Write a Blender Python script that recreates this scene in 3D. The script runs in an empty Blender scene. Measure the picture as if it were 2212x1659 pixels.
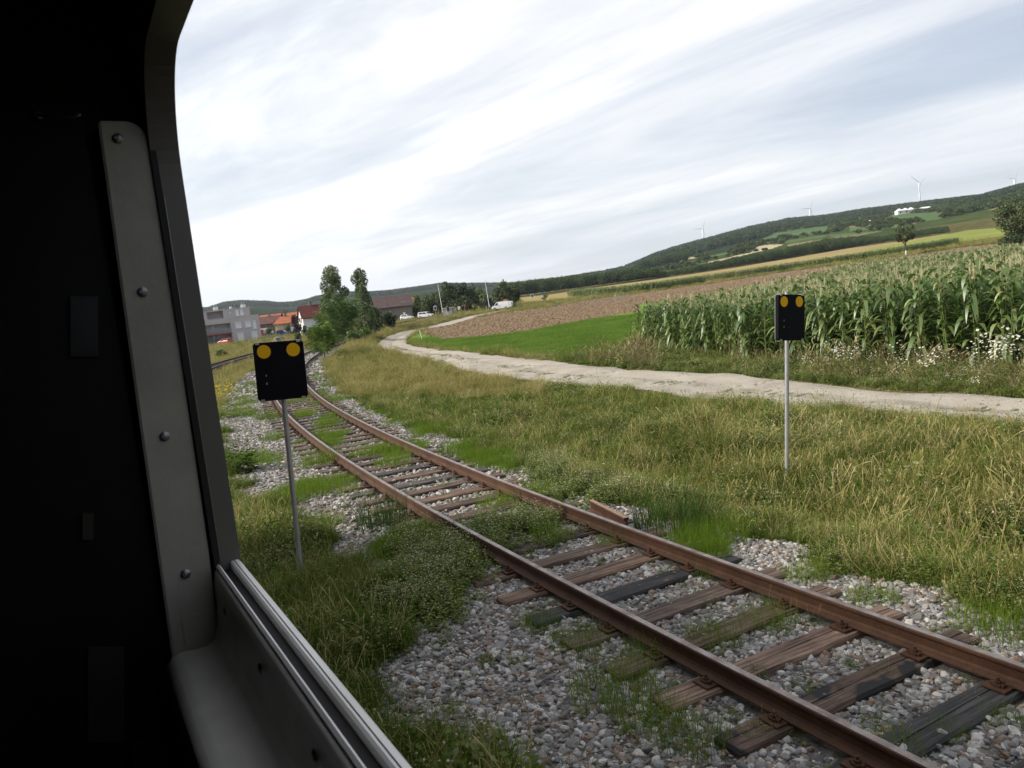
import bpy, bmesh, math, random
import numpy as np
from mathutils import Vector, Matrix
random.seed(7); rng = np.random.default_rng(7)
R = math.radians
sc = bpy.context.scene
COL = sc.collection

# ------------------------------------------------------------------ camera
F, CX, CY, ROLL, EYE = 1720.0, 1106.0, 829.5, R(6.3), 3.15      # focal length in units of a 2212 x 1659 frame
PITCH = math.atan((CY-637.0)*math.cos(ROLL)/F)
FW = np.array([0, math.cos(PITCH), -math.sin(PITCH)])
_r0 = np.array([1.0, 0, 0]); _u0 = np.cross(_r0, FW)
RT = math.cos(ROLL)*_r0 - math.sin(ROLL)*_u0
UP = math.sin(ROLL)*_r0 + math.cos(ROLL)*_u0
EYEP = np.array([0, 0, EYE])
cam = bpy.data.cameras.new('camera'); camo = bpy.data.objects.new('camera', cam); COL.objects.link(camo)
cam.sensor_width = 36; cam.lens = 36*F/2212; cam.clip_start = 0.03; cam.clip_end = 20000
camo.matrix_world = Matrix(((RT[0], UP[0], -FW[0], 0), (RT[1], UP[1], -FW[1], 0), (RT[2], UP[2], -FW[2], EYE), (0, 0, 0, 1)))
cam.dof.use_dof = True; cam.dof.focus_distance = 16; cam.dof.aperture_fstop = 14
sc.camera = camo

# ------------------------------------------------------------------ light
SUN_EL, SUN_AZ = R(36), R(-98)          # azimuth measured from +Y (view direction) towards +X
sun = bpy.data.lights.new('sun', 'SUN'); sun.energy = 4.3; sun.angle = R(12); sun.color = (1, .93, .82)
suno = bpy.data.objects.new('sun', sun); COL.objects.link(suno)
sd = Vector((math.sin(SUN_AZ)*math.cos(SUN_EL), math.cos(SUN_AZ)*math.cos(SUN_EL), math.sin(SUN_EL)))
suno.rotation_euler = sd.to_track_quat('Z', 'Y').to_euler(); suno.location = sd*100
W = bpy.data.worlds.new('World'); sc.world = W; W.use_nodes = True
nt = W.node_tree; nt.nodes.clear()
def N(t, typ, **kw):
    n = t.nodes.new(typ)
    for k, v in kw.items(): setattr(n, k, v)
    return n
def math_n(t, op, a, b=None, c=None):
    n = t.nodes.new('ShaderNodeMath'); n.operation = op
    for i, v in enumerate((a, b, c)):
        if v is None: continue
        if isinstance(v, (int, float)): n.inputs[i].default_value = v
        else: t.links.new(v, n.inputs[i])
    return n.outputs[0]
def ramp_n(t, fac, stops, interp='LINEAR'):
    n = t.nodes.new('ShaderNodeValToRGB'); n.color_ramp.interpolation = interp
    e = n.color_ramp.elements
    while len(e) < len(stops): e.new(0.5)
    for el, (p, c) in zip(e, stops):
        el.position = p; el.color = (*c, 1) if len(c) == 3 else c
    t.links.new(fac, n.inputs[0]); return n.outputs[0]
def mix_n(t, fac, a, b, blend='MIX'):
    n = t.nodes.new('ShaderNodeMix'); n.data_type = 'RGBA'; n.blend_type = blend
    for i, v in ((0, fac), (6, a), (7, b)):
        if isinstance(v, (int, float)): n.inputs[i].default_value = v
        elif isinstance(v, tuple): n.inputs[i].default_value = (*v, 1)
        else: t.links.new(v, n.inputs[i])
    return n.outputs[2]
def noise_n(t, vec, scale, detail=4, rough=.55, dist=0.0, out=0):
    n = t.nodes.new('ShaderNodeTexNoise'); n.inputs['Scale'].default_value = scale
    n.inputs['Detail'].default_value = detail; n.inputs['Roughness'].default_value = rough
    n.inputs['Distortion'].default_value = dist
    if vec is not None: t.links.new(vec, n.inputs['Vector'])
    return n.outputs[out]
sky = N(nt, 'ShaderNodeTexSky', sky_type='NISHITA', sun_disc=False, sun_elevation=SUN_EL, sun_rotation=SUN_AZ)
bg_sky = N(nt, 'ShaderNodeBackground'); bg_sky.inputs[1].default_value = 0.11; nt.links.new(sky.outputs[0], bg_sky.inputs[0])
tc = N(nt, 'ShaderNodeTexCoord'); sep = N(nt, 'ShaderNodeSeparateXYZ'); nt.links.new(tc.outputs['Generated'], sep.inputs[0])
zz = math_n(nt, 'MAXIMUM', sep.outputs[2], 0.0)
den = math_n(nt, 'ADD', zz, 0.13)
cmb = N(nt, 'ShaderNodeCombineXYZ')
nt.links.new(math_n(nt, 'DIVIDE', sep.outputs[0], den), cmb.inputs[0]); nt.links.new(math_n(nt, 'DIVIDE', sep.outputs[1], den), cmb.inputs[1])
mp = N(nt, 'ShaderNodeMapping'); mp.vector_type = 'TEXTURE'; mp.inputs['Rotation'].default_value = (0, 0, R(141)); mp.inputs['Scale'].default_value = (3.0, .9, 1)
mp.inputs['Location'].default_value = (3.1, 1.7, 0); nt.links.new(cmb.outputs[0], mp.inputs[0])
n1 = noise_n(nt, mp.outputs[0], 0.75, 8, .56, .6)
mp2 = N(nt, 'ShaderNodeMapping'); mp2.vector_type = 'TEXTURE'; mp2.inputs['Rotation'].default_value = (0, 0, R(134)); mp2.inputs['Scale'].default_value = (1.9, .75, 1)
mp2.inputs['Location'].default_value = (7.3, 2.2, 0); nt.links.new(cmb.outputs[0], mp2.inputs[0])
n2 = noise_n(nt, mp2.outputs[0], 1.7, 7, .6, .5)
# cloud colour brightened towards the upper left, apart from the sun lamp
sdn = N(nt, 'ShaderNodeVectorMath', operation='DOT_PRODUCT'); nt.links.new(tc.outputs['Generated'], sdn.inputs[0]); sdn.inputs[1].default_value = (-.60, .66, .45)
bright_cloud = math_n(nt, 'MULTIPLY_ADD', sdn.outputs['Value'], 0.42, -0.10)
tot = math_n(nt, 'ADD', math_n(nt, 'ADD', math_n(nt, 'MULTIPLY_ADD', n1, 1.15, -.08), math_n(nt, 'MULTIPLY_ADD', n2, .5, -.05)), bright_cloud)
ccol = ramp_n(nt, tot, [(0.45, (.37, .42, .51)), (0.58, (.48, .52, .60)), (0.70, (.62, .65, .71)), (0.84, (.77, .785, .81)), (1.0, (1.05, 1.05, 1.05))])
hz = ramp_n(nt, sep.outputs[2], [(0.0, (1, 1, 1)), (0.22, (0, 0, 0))])
ccol = mix_n(nt, math_n(nt, 'MULTIPLY', hz, .5), ccol, (.80, .82, .845))
bg_c = N(nt, 'ShaderNodeBackground'); bg_c.inputs[1].default_value = .95; nt.links.new(ccol, bg_c.inputs[0])
thin = ramp_n(nt, n1, [(0.30, (.55, .55, .55)), (0.48, (.96, .96, .96))])
mxs = N(nt, 'ShaderNodeMixShader'); nt.links.new(thin, mxs.inputs[0]); nt.links.new(bg_sky.outputs[0], mxs.inputs[1]); nt.links.new(bg_c.outputs[0], mxs.inputs[2])
wo = N(nt, 'ShaderNodeOutputWorld'); nt.links.new(mxs.outputs[0], wo.inputs[0])
vs = sc.view_settings; vs.view_transform = 'Standard'; vs.look = 'None'; vs.gamma = 1; vs.exposure = 0.46; vs.use_curve_mapping = False
sc.cycles.use_denoising = True
sc.cycles.max_bounces = 6; sc.cycles.diffuse_bounces = 2; sc.cycles.transmission_bounces = 3; sc.cycles.transparent_max_bounces = 6

# ------------------------------------------------------------------ projection helpers (used to read the place off the photograph)
def ray(px, py):
    d = FW*F + RT*(px-CX) - UP*(py-CY); return d/np.linalg.norm(d)
def pj(x, y, z):
    v = np.stack([x, y, z-EYE], -1); w = v@FW; w = np.where(w < .05, .05, w)
    return CX+F*(v@RT)/w, CY-F*(v@UP)/w, w
def hor(px): return 637-(px-CX)*.1104

# ------------------------------------------------------------------ terrain
KD = np.array([0, 40, 60, 100, 165, 205, 240, 400, 520, 700.])
TZX = np.array([430, 570, 700, 870, 960, 1080, 1296, 1491, 1711, 1836, 2050, 2212.])
TZ = np.array([
 [-.2, -.2, -.3, -.6, -1.0, -1.1, -1.2, -1.5, -1.2, 0],
 [-.2, -.2, -.3, -.5, -.8, -.95, -1.1, -1.4, -1, 0],
 [-.2, -.2, -.2, -.3, -.6, -.8, -.9, -1.2, -1, 0],
 [-.2, -.2, -.2, -.2, -.15, -.15, -.4, -.9, -.5, 0],
 [-.2, -.15, -.15, -.15, -.1, -.1, -.2, 0, 0, 0],
 [-.2, -.15, -.15, -.1, 0, .05, .2, .7, .9, 1.5],
 [-.2, -.15, -.15, -.1, 0, .1, .3, 1.4, 2.3, 4],
 [-.2, -.15, -.15, -.1, .1, .3, .6, 2.4, 3.9, 8],
 [-.2, -.15, -.1, 0, .5, 1, 1.5, 4.5, 6.9, 14],
 [-.2, -.1, -.1, .1, .8, 1.5, 2.1, 6.3, 9.2, 19],
 [-.2, -.1, 0, .3, 1.5, 2.5, 3.2, 8.5, 12, 26],
 [-.2, -.1, 0, .5, 2, 3, 4, 10, 14, 32.]])
RX = np.array([300, 455, 494, 531, 580, 610, 637, 666, 691, 753, 805, 845, 907, 955, 1023, 1110, 1215, 1296, 1337, 1383, 1420, 1478, 1544, 1627, 1710, 1793, 1876, 1958, 2041, 2124, 2212, 2400.])
RY = np.array([675, 667, 655, 652, 653.5, 656.5, 655, 650, 642, 633, 633, 630.5, 622, 615, 615, 613, 602, 589, 582, 565, 549, 531, 514, 492, 475, 467, 454, 444, 434, 425, 401, 380.])
RE = hor(RX)-RY - np.where(RX < 1100, 3.0, 5.0)
RD = np.interp(RX, [1050, 1380], [3000, 2200])
def terr(x, y):
    x = np.asarray(x, float); y = np.asarray(y, float)
    a = np.arctan2(x, y); ac = np.clip(a, -R(40), R(42)); rr = np.hypot(x, y)
    D = rr*np.cos(ac); X = 1085+F*np.tan(ac)
    cols = np.stack([np.interp(D, KD, TZ[i]) for i in range(len(TZX))], 0)
    Xc = np.clip(X, TZX[0], TZX[-1]-.01); k = np.clip(np.searchsorted(TZX, Xc, side='right')-1, 0, len(TZX)-2)
    t = (Xc-TZX[k])/(TZX[k+1]-TZX[k])
    kk = k[None]
    zn = np.take_along_axis(cols, kk, 0)[0]*(1-t)+np.take_along_axis(cols, kk+1, 0)[0]*t
    e = np.interp(X, RX, RE); d = np.interp(X, RX, RD); zr = EYE+e*d/F
    s = np.clip((D-700)/(d-700), 0, 1); s = s**.92
    zh = zn*(1-s)+zr*s
    plateau = EYE+(e-6)*np.maximum(D, 1)/F
    zh = np.where(D > d, np.minimum(plateau, zr+np.where(X > 1380, 45, 0)), zh)
    return np.where(D > 700, zh, zn)
def trackx(y): return -8.621751e-06*y**3+0.00424576*y**2-0.57018151*y+5.37924686
def trackdx(y): return -3*8.621751e-06*y**2+2*0.00424576*y-0.57018151
def smooth(v, a, b):
    t = np.clip((v-a)/(b-a), 0, 1); return t*t*(3-2*t)
def track2x(y): return trackx(y)-(6.0+1.9*smooth(y, 30, 65))
def tdist(x, y, f=trackx):          # signed distance from the track centre line (positive to its right)
    return (x-f(y))/np.sqrt(1+trackdx(y)**2)
def ground(x, y):
    z = terr(x, y); x = np.asarray(x, float); y = np.asarray(y, float)
    ok = (y > -20) & (y < 185)
    for f, lo, hi in ((trackx, -2.9, 2.4), (track2x, -2.2, 2.2)):
        d = tdist(x, y, f)
        w = smooth(d, lo-.9, lo)*(1-smooth(d, hi, hi+.9))*ok
        z = z*(1-w)+np.maximum(z, -.03 if f is trackx else -.12)*w
    # ditch between the ballast shoulder and the bank, bank towards the path
    d = tdist(x, y)
    w = smooth(d, 2.2, 3.2)*(1-smooth(d, 3.6, 5.2))*ok*(1-smooth(y, 40, 70))
    z = z-.22*w
    z = z+.48*smooth(d, 2.0, 3.4)*(1-smooth(d, 3.8, 6.2))*ok*smooth(y, 50, 68)*(1-smooth(y, 165, 180))
    lump = .05*np.sin(x*1.7+1.3*np.sin(y*.9))*np.sin(y*1.3+x*.6)+.04*np.sin(x*3.7+y*2.1)
    nr = 1-smooth(np.hypot(x, y), 40, 90)
    far_from = 1-(smooth(d, -3.6, -2.6)*(1-smooth(d, 2.2, 3.0)))
    return z+lump*nr*far_from
def hit(px, py):
    d = ray(px, py)
    t = np.concatenate([np.linspace(2, 60, 600), np.geomspace(60.1, 6000, 4000)])
    p = EYEP+d*t[:, None]; b = p[:, 2] < ground(p[:, 0], p[:, 1])
    if not b.any(): return p[-1]
    i = int(np.argmax(b)); lo, hi = t[max(i-1, 0)], t[i]
    for _ in range(25):
        m = (lo+hi)/2; q = EYEP+d*m
        if q[2] < ground(q[0], q[1]): hi = m
        else: lo = m
    q = EYEP+d*hi; return np.array([q[0], q[1], float(ground(q[0], q[1]))])
def at(px, py, Y):
    d = ray(px, py); return EYEP+d*(Y/d[1])
def on(px, Y, py=None):             # a foot point at depth Y under picture column px
    p = at(px, py if py is not None else hor(px), Y); return np.array([p[0], p[1], float(ground(p[0], p[1]))])

# ------------------------------------------------------------------ zones of ground
def inpoly(px, py, poly):
    r = np.zeros(px.shape, bool); n = len(poly)
    for i in range(n):
        x1, y1 = poly[i]; x2, y2 = poly[(i+1) % n]
        c = ((y1 > py) != (y2 > py)) & (px < (x2-x1)*(py-y1)/((y2-y1) if y2 != y1 else 1e-9)+x1); r ^= c
    return r
PATH = [(1110, 668), (1063, 677), (1061, 677), (969, 703), (908, 713.5), (884, 726), (879, 738), (899, 748.6), (958, 757), (1063, 766), (1157, 775.6), (1262, 787), (1382, 798), (1458, 805), (1628, 814), (1799, 833), (1969, 846), (2212, 860), (3600, 960),
        (3600, 1080), (2212, 922), (2037, 912), (1918, 884), (1765, 880), (1680, 884), (1628, 874), (1458, 860), (1300, 838), (1180, 828), (1110, 822), (1005, 802), (934, 778), (864, 763), (832, 757), (812, 747), (813, 738), (838, 726), (864, 717), (946, 700), (1061, 674.5), (1105, 667)]
BROWN = [(906, 717), (965, 699.5), (1063, 680), (1122, 671), (1239, 656), (1296, 645), (1381, 634), (1540, 612), (1699, 587), (1836, 571), (1990, 549), (2080, 534), (2700, 470), (2700, 640), (1800, 640), (1381, 671.5), (1192, 705), (1145, 716), (1040, 727.6), (958, 734.6)]
MEADOW = [(884, 731), (906, 719), (958, 734.6), (1040, 727.6), (1145, 716), (1192, 705), (1381, 671.5), (1381, 640), (1450, 650), (1380, 748), (1360, 770), (1180, 768), (1063, 762), (958, 752), (900, 744), (882, 737)]
STUBBLE = [(1122, 643), (1192, 636), (1262, 625), (1296, 619.5), (1418, 603.5), (1491, 592.5), (1589, 578), (1711, 557.5), (1836, 536), (1942, 521.5), (2045, 505), (2060, 508), (1912, 532), (1836, 549), (1711, 578), (1540, 606), (1418, 621), (1296, 634), (1200, 648), (1130, 655)]
RAPE = [(1560, 600), (1711, 574), (1836, 549), (1912, 532), (2006, 514), (2091, 497), (2166, 491), (2600, 450), (2600, 500), (2164, 511.5), (2080, 522), (1990, 541), (1836, 563), (1700, 585)]
VINE = [[(1674, 504), (1760, 491), (1796, 488), (1790, 500), (1711, 511), (1662, 524), (1625, 524)],
        [(1895, 477), (1933, 462), (2023, 459), (2043, 461), (2031, 473), (2006, 477), (1985.5, 479.6)],
        [(1836, 473), (1928, 463), (1904, 471.5), (1850, 478)],
        [(1379, 574), (1442, 557), (1477, 554.5), (1452, 562), (1398, 573)],
        [(1836, 493.5), (1938, 488), (1938, 492), (1836, 500)], [(1790, 507), (1880, 500), (1938, 497), (1900, 506), (1800, 513)],
        [(1500, 560), (1620, 533), (1600, 541), (1500, 565)], [(1700, 520), (1790, 506), (1780, 512), (1690, 527)]]
HAY = [[(1506, 571), (1623, 545), (1638, 532), (1660, 528.5), (1696, 527.5), (1662, 538.5), (1633, 545), (1601, 553), (1564, 564), (1491, 577.5)],
       [(1403, 570), (1455, 562), (1503, 554), (1506, 558), (1467, 564), (1394, 577)],
       [(2081, 490), (2125, 481), (2155, 477), (2142, 481), (2115, 487), (2087, 493.5)]]
TERRACE = [[(2038, 488), (2091, 473), (2159, 444), (2400, 390), (2400, 400), (2212, 431), (2150, 453), (2091, 480), (2048, 492)],
           [(1836, 486), (1920, 479), (1985, 482), (1940, 488), (1836, 493)], [(1700, 528), (1800, 513), (1938, 495), (1938, 498), (1800, 518), (1700, 532)],
           [(1896, 476), (1936, 460), (1942, 461), (1900, 478)], [(2010, 458), (2060, 447), (2065, 452), (2030, 461)]]
FOREST = [(1340, 560), (1383, 540), (1478, 505), (1627, 470), (1793, 445), (2041, 410), (2212, 380), (2600, 330), (2600, 400), (2230, 415), (2150, 433), (2080, 446), (2023, 447), (1985, 447), (1938, 453), (1933, 460), (1836, 471), (1770, 482), (1674, 502), (1638, 520), (1601, 535), (1540, 552), (1501, 553), (1450, 558), (1385, 570), (1350, 583)]
Z_GRASS, Z_BALLAST, Z_PATH, Z_BROWN, Z_MEADOW, Z_STUB, Z_RAPE, Z_VINE, Z_HAY, Z_TERR, Z_FOREST, Z_SCRUB, Z_ROAD = range(13)
ROADP = [(700, 160), (-13, 183), (-2, 190), (4, 187)]
RA = np.array([[-60, 197.], [-28, 197], [-12, 193], [0, 186], [12, 178.], [60, 168], [150, 160]])
def zone(x, y):
    x = np.asarray(x, float); y = np.asarray(y, float); z = ground(x, y)
    px, py, w = pj(x, y, z); rr = np.hypot(x, y); D = y
    out = np.full(x.shape, Z_GRASS, int); fr = (y > 2) & (w > 1)
    out[(rr > 720)] = Z_SCRUB
    far = fr & (D > 720)
    out[(rr > 900) & (px < 1345)] = Z_FOREST
    def put(poly, c, m): out[m & inpoly(px, py, poly)] = c
    put(FOREST, Z_FOREST, far); out[(D > 2150) & (px > 1345)] = Z_FOREST
    for p in VINE: put(p, Z_VINE, far)
    for p in HAY: put(p, Z_HAY, far)
    for p in TERRACE: put(p, Z_TERR, far)
    mid = fr & (D > 100) & (D < 720)
    put(STUBBLE, Z_STUB, mid & (D > 180)); put(RAPE, Z_RAPE, mid & (D > 240))
    nm = fr & (D > 15) & (D < 260)
    put(BROWN, Z_BROWN, nm); put(MEADOW, Z_MEADOW, nm & (D < 110))
    put(PATH, Z_PATH, fr & (D < 200))
    yr = np.interp(x, RA[:, 0], RA[:, 1]); out[(np.abs(y-yr) < 2.6) & (x < 60) & (x > -150)] = Z_ROAD
    d1 = tdist(x, y); d2 = tdist(x, y, track2x)
    nse = .22*np.sin(y*2.1+np.sin(y*.83)*2)+.15*np.sin(y*5.3)
    ok = (y > -30) & (y < 200)
    out[ok & (d1 > -2.95+.75*smooth(y, 6.5, 9)-.7*smooth(y, 11, 15)+nse) & (d1 < 1.95+nse*.8) & (y < 190)] = Z_BALLAST
    out[ok & (np.abs(d2) < 1.6+nse) & (y < 190) & (y > 6)] = Z_BALLAST
    return out

# ------------------------------------------------------------------ materials
def lin(r, g, b):
    f = lambda c: (c/255/12.92) if c/255 <= .04045 else ((c/255+.055)/1.055)**2.4
    return (f(r), f(g), f(b))
MATS = {}
def newmat(name):
    m = bpy.data.materials.new(name); m.use_nodes = True; t = m.node_tree; t.nodes.clear(); MATS[name] = m
    return m, t
def finish(t, shader): o = t.nodes.new('ShaderNodeOutputMaterial'); t.links.new(shader, o.inputs[0])
def bsdf(t, col, rough=.8, metal=0.0, spec=.4, bump=None, bstr=.3, bdist=.02):
    b = t.nodes.new('ShaderNodeBsdfPrincipled')
    if isinstance(col, tuple): b.inputs['Base Color'].default_value = (*col, 1)
    else: t.links.new(col, b.inputs['Base Color'])
    if isinstance(rough, (int, float)): b.inputs['Roughness'].default_value = rough
    else: t.links.new(rough, b.inputs['Roughness'])
    b.inputs['Metallic'].default_value = metal; b.inputs['Specular IOR Level'].default_value = spec
    if bump is not None:
        bp = t.nodes.new('ShaderNodeBump'); bp.inputs['Strength'].default_value = bstr; bp.inputs['Distance'].default_value = bdist
        t.links.new(bump, bp.inputs['Height']); t.links.new(bp.outputs[0], b.inputs['Normal'])
    return b.outputs[0]
def wpos(t): return t.nodes.new('ShaderNodeNewGeometry').outputs['Position']
def opos(t): return t.nodes.new('ShaderNodeTexCoord').outputs['Object']
def simple(name, col, rough=.7, metal=0.0, var=.25, scale=6, spec=.4, bstr=0.0, bscale=40):
    m, t = newmat(name); p = opos(t)
    n = noise_n(t, p, scale, 5, .6)
    d = tuple(c*(1-var) for c in col); l = tuple(min(1, c*(1+var)) for c in col)
    c = ramp_n(t, n, [(.3, d), (.7, l)])
    bump = noise_n(t, p, bscale, 4) if bstr else None
    finish(t, bsdf(t, c, rough, metal, spec, bump, bstr, .004)); return m
def soil(name, stops, s1, s2, s3=None, bstr=.5, bdist=.05, big=None):
    m, t = newmat(name); p = wpos(t)
    n = noise_n(t, p, s1, 6, .6); k = noise_n(t, p, s2, 5, .65)
    v = math_n(t, 'ADD', math_n(t, 'MULTIPLY', n, .5), math_n(t, 'MULTIPLY', k, .5))
    c = ramp_n(t, v, stops)
    if big:
        b = noise_n(t, p, big[0], 4, .6); c = mix_n(t, ramp_n(t, b, [(.42, (0, 0, 0)), (.62, (1, 1, 1))]), c, ramp_n(t, v, big[1]))
    finish(t, bsdf(t, c, .95, 0, .0, noise_n(t, p, s3 or s2, 5, .7), bstr, bdist)); return m
G_ground = soil('turf_soil', [(.35, (.030, .036, .012)), (.5, (.060, .066, .022)), (.65, (.12, .105, .045))], .5, 9, 14, .7, .08, (.12, [(.35, (.06, .055, .022)), (.5, (.12, .10, .045)), (.65, (.20, .165, .08))]))
G_ballast = soil('ballast_dust', [(.35, (.050, .044, .038)), (.5, (.14, .125, .11)), (.62, (.26, .245, .225))], 8, 45, 45, .9, .03)
def path_mat():
    m, t = newmat('pale_gravel'); p = wpos(t); a = t.nodes.new('ShaderNodeAttribute'); a.attribute_name = 'v'
    n = noise_n(t, p, .9, 6, .6); k = noise_n(t, p, 26, 5, .7); v = math_n(t, 'ADD', math_n(t, 'MULTIPLY', n, .45), math_n(t, 'MULTIPLY', k, .55))
    c = ramp_n(t, v, [(.3, (.21, .185, .15)), (.45, (.33, .295, .245)), (.6, (.41, .37, .315)), (.72, (.48, .44, .385))])
    d = ramp_n(t, v, [(.34, (.10, .095, .065)), (.5, (.27, .245, .20)), (.66, (.46, .43, .385))])
    av = math_n(t, 'ADD', a.outputs['Fac'], math_n(t, 'MULTIPLY_ADD', noise_n(t, p, .7, 4), .35, -.175))
    f = ramp_n(t, av, [(0, (.9, .9, .9)), (.12, (.3, .3, .3)), (.25, (0, 0, 0)), (.45, (.15, .15, .15)), (.56, (.85, .85, .85)), (.68, (.25, .25, .25)), (.8, (.2, .2, .2)), (.92, (.9, .9, .9))])
    finish(t, bsdf(t, mix_n(t, f, c, d), .95, 0, 0, k, .7, .03)); return m
G_path = path_mat()
G_brown = soil('ploughed_soil', [(.3, (.105, .070, .044)), (.46, (.185, .130, .084)), (.57, (.24, .177, .118)), (.7, (.34, .275, .185))], .35, 3.2, 3.0, 1.0, .3)
G_meadow = soil('young_crop', [(.3, (.075, .125, .025)), (.5, (.12, .20, .038)), (.7, (.20, .24, .075))], .25, 3.5, 12, .6, .05)
G_stub = soil('ripe_stubble', [(.3, (.17, .135, .06)), (.5, (.27, .215, .10)), (.7, (.36, .29, .15))], .05, 1.2, 1.2, .4, .3)
G_rape = soil('yellow_green_crop', [(.3, (.135, .16, .045)), (.5, (.195, .22, .06)), (.7, (.27, .28, .10))], .04, .9, 1.0, .4, .3)
G_hay = soil('dry_hay', [(.3, (.26, .21, .12)), (.5, (.36, .30, .19)), (.7, (.44, .38, .25))], .02, .4, .4, .3, .3)
G_terr = soil('terrace_earth', [(.3, (.10, .095, .045)), (.5, (.17, .145, .075)), (.7, (.25, .21, .12))], .02, .3, .3, .3, .5)
G_scrub = soil('scrub_hillside', [(.3, (.022, .036, .012)), (.5, (.045, .066, .022)), (.7, (.10, .105, .045))], .012, .08, .2, .5, 1.0)
G_forest = soil('forest_floor', [(.3, (.014, .024, .010)), (.6, (.028, .042, .018))], .01, .06, .2, .5, 1.0)
G_road = soil('worn_asphalt', [(.3, (.10, .10, .10)), (.7, (.16, .16, .158))], .5, 8, 20, .3, .01)
def vine_mat():
    m, t = newmat('vineyard_rows'); p = wpos(t)
    w = t.nodes.new('ShaderNodeTexWave'); w.inputs['Scale'].default_value = .35; w.inputs['Distortion'].default_value = .6; t.links.new(p, w.inputs[0])
    n = noise_n(t, p, .03, 4)
    c = mix_n(t, math_n(t, 'MULTIPLY', w.outputs['Fac'], .45), ramp_n(t, n, [(.35, (.030, .085, .018)), (.65, (.060, .125, .026))]), (.10, .12, .04))
    finish(t, bsdf(t, c, .95, 0, .2, w.outputs['Fac'], .5, .6)); return m
G_vine = vine_mat()
def leafmat(name, stops, transl=.3, rough=.6, gloss=.0, world=.0, big=None, rnd=True, grad=None):
    """leaf colour from the per-leaf attribute v, the instance and slow patches over the ground"""
    m, t = newmat(name)
    a = t.nodes.new('ShaderNodeAttribute'); a.attribute_name = 'v'
    oi = t.nodes.new('ShaderNodeObjectInfo')
    v = math_n(t, 'ADD', math_n(t, 'MULTIPLY', a.outputs['Fac'], .62), math_n(t, 'MULTIPLY', oi.outputs['Random'], .38 if rnd else 0))
    if world:
        n = noise_n(t, wpos(t), world, 4, .6); v = math_n(t, 'ADD', math_n(t, 'MULTIPLY', v, .6), math_n(t, 'MULTIPLY_ADD', n, 1.6, -.6))
    c = ramp_n(t, v, stops)
    d = t.nodes.new('ShaderNodeBsdfDiffuse'); t.links.new(c, d.inputs[0])
    tr = t.nodes.new('ShaderNodeBsdfTranslucent'); t.links.new(c, tr.inputs[0])
    mx = t.nodes.new('ShaderNodeMixShader'); mx.inputs[0].default_value = transl
    t.links.new(d.outputs[0], mx.inputs[1]); t.links.new(tr.outputs[0], mx.inputs[2]); out = mx.outputs[0]
    if gloss:
        g = t.nodes.new('ShaderNodeBsdfGlossy'); g.inputs['Roughness'].default_value = rough
        m2 = t.nodes.new('ShaderNodeMixShader'); m2.inputs[0].default_value = gloss
        t.links.new(out, m2.inputs[1]); t.links.new(g.outputs[0], m2.inputs[2]); out = m2.outputs[0]
    finish(t, out); return m
L_green = leafmat('verge_grass_blades', [(0, (.032, .066, .010)), (.4, (.066, .122, .015)), (.75, (.115, .170, .024)), (1, (.21, .22, .055))], .35, .5, 0, .7)
L_mid = leafmat('bank_grass_blades', [(0, (.032, .064, .010)), (.34, (.075, .132, .017)), (.62, (.135, .195, .030)), (.84, (.215, .245, .062)), (1, (.36, .34, .16))], .35, .5, 0, .45)
L_straw = leafmat('dry_grass_blades', [(0, (.16, .15, .04)), (.4, (.29, .25, .09)), (.75, (.42, .35, .16)), (1, (.54, .46, .27))], .3, .5, 0, .5)
L_horse = leafmat('horsetail_green', [(0, (.070, .135, .014)), (.5, (.135, .215, .024)), (1, (.24, .30, .050))], .4, .6)
L_weed = leafmat('weed_leaves', [(0, (.050, .085, .018)), (.4, (.105, .15, .034)), (.75, (.19, .22, .070)), (1, (.38, .35, .22))], .3, .5, 0)
L_white = leafmat('white_petals', [(0, (.55, .52, .40)), (1, (.80, .79, .70))], .2)
L_yellow = leafmat('yellow_petals', [(0, (.62, .45, .02)), (1, (.80, .62, .05))], .2)
L_cream = leafmat('cream_petals', [(0, (.62, .58, .20)), (1, (.72, .70, .36))], .2)
L_corn = leafmat('corn_leaves', [(0, (.030, .070, .011)), (.35, (.068, .125, .022)), (.68, (.135, .195, .050)), (.85, (.24, .29, .10)), (1, (.40, .41, .20))], .3, .45, .06)
L_cstalk = leafmat('corn_stalks', [(0, (.10, .14, .035)), (1, (.25, .27, .09))], .1, .4, .05)
L_ctassel = leafmat('corn_tassels', [(0, (.34, .29, .15)), (1, (.58, .52, .34))], .25)
def tm(n, a, b, c, tr=.25): return leafmat(n, [(0, a), (.5, b), (1, c)], tr, .5, .03, rnd=False)
T_poplar = tm('poplar_leaves', (0.078, 0.113, 0.043), (0.166, 0.216, 0.088), (0.332, 0.392, 0.186))
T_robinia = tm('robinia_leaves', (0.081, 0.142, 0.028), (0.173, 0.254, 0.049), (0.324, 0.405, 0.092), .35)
T_robdark = tm('dark_robinia_leaves', (0.062, 0.117, 0.035), (0.127, 0.195, 0.058), (0.234, 0.321, 0.098), .35)  # darker leaf green for the big robinia and the shrub at its foot
T_light = tm('light_maple_leaves', (0.073, 0.107, 0.029), (0.154, 0.211, 0.065), (0.308, 0.373, 0.138))
T_dark = tm('dark_tree_leaves', (0.031, 0.051, 0.018), (0.062, 0.092, 0.031), (0.121, 0.154, 0.055))
T_olive = tm('olive_tree_leaves', (0.049, 0.068, 0.026), (0.101, 0.133, 0.049), (0.194, 0.227, 0.089))
T_plum = tm('purple_plum_leaves', (.016, .008, .014), (.034, .018, .026), (.06, .035, .045))
T_far = leafmat('far_wood_leaves', [(0, (.028, .045, .018)), (.5, (.060, .092, .034)), (1, (.12, .155, .058))], .3)
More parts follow.
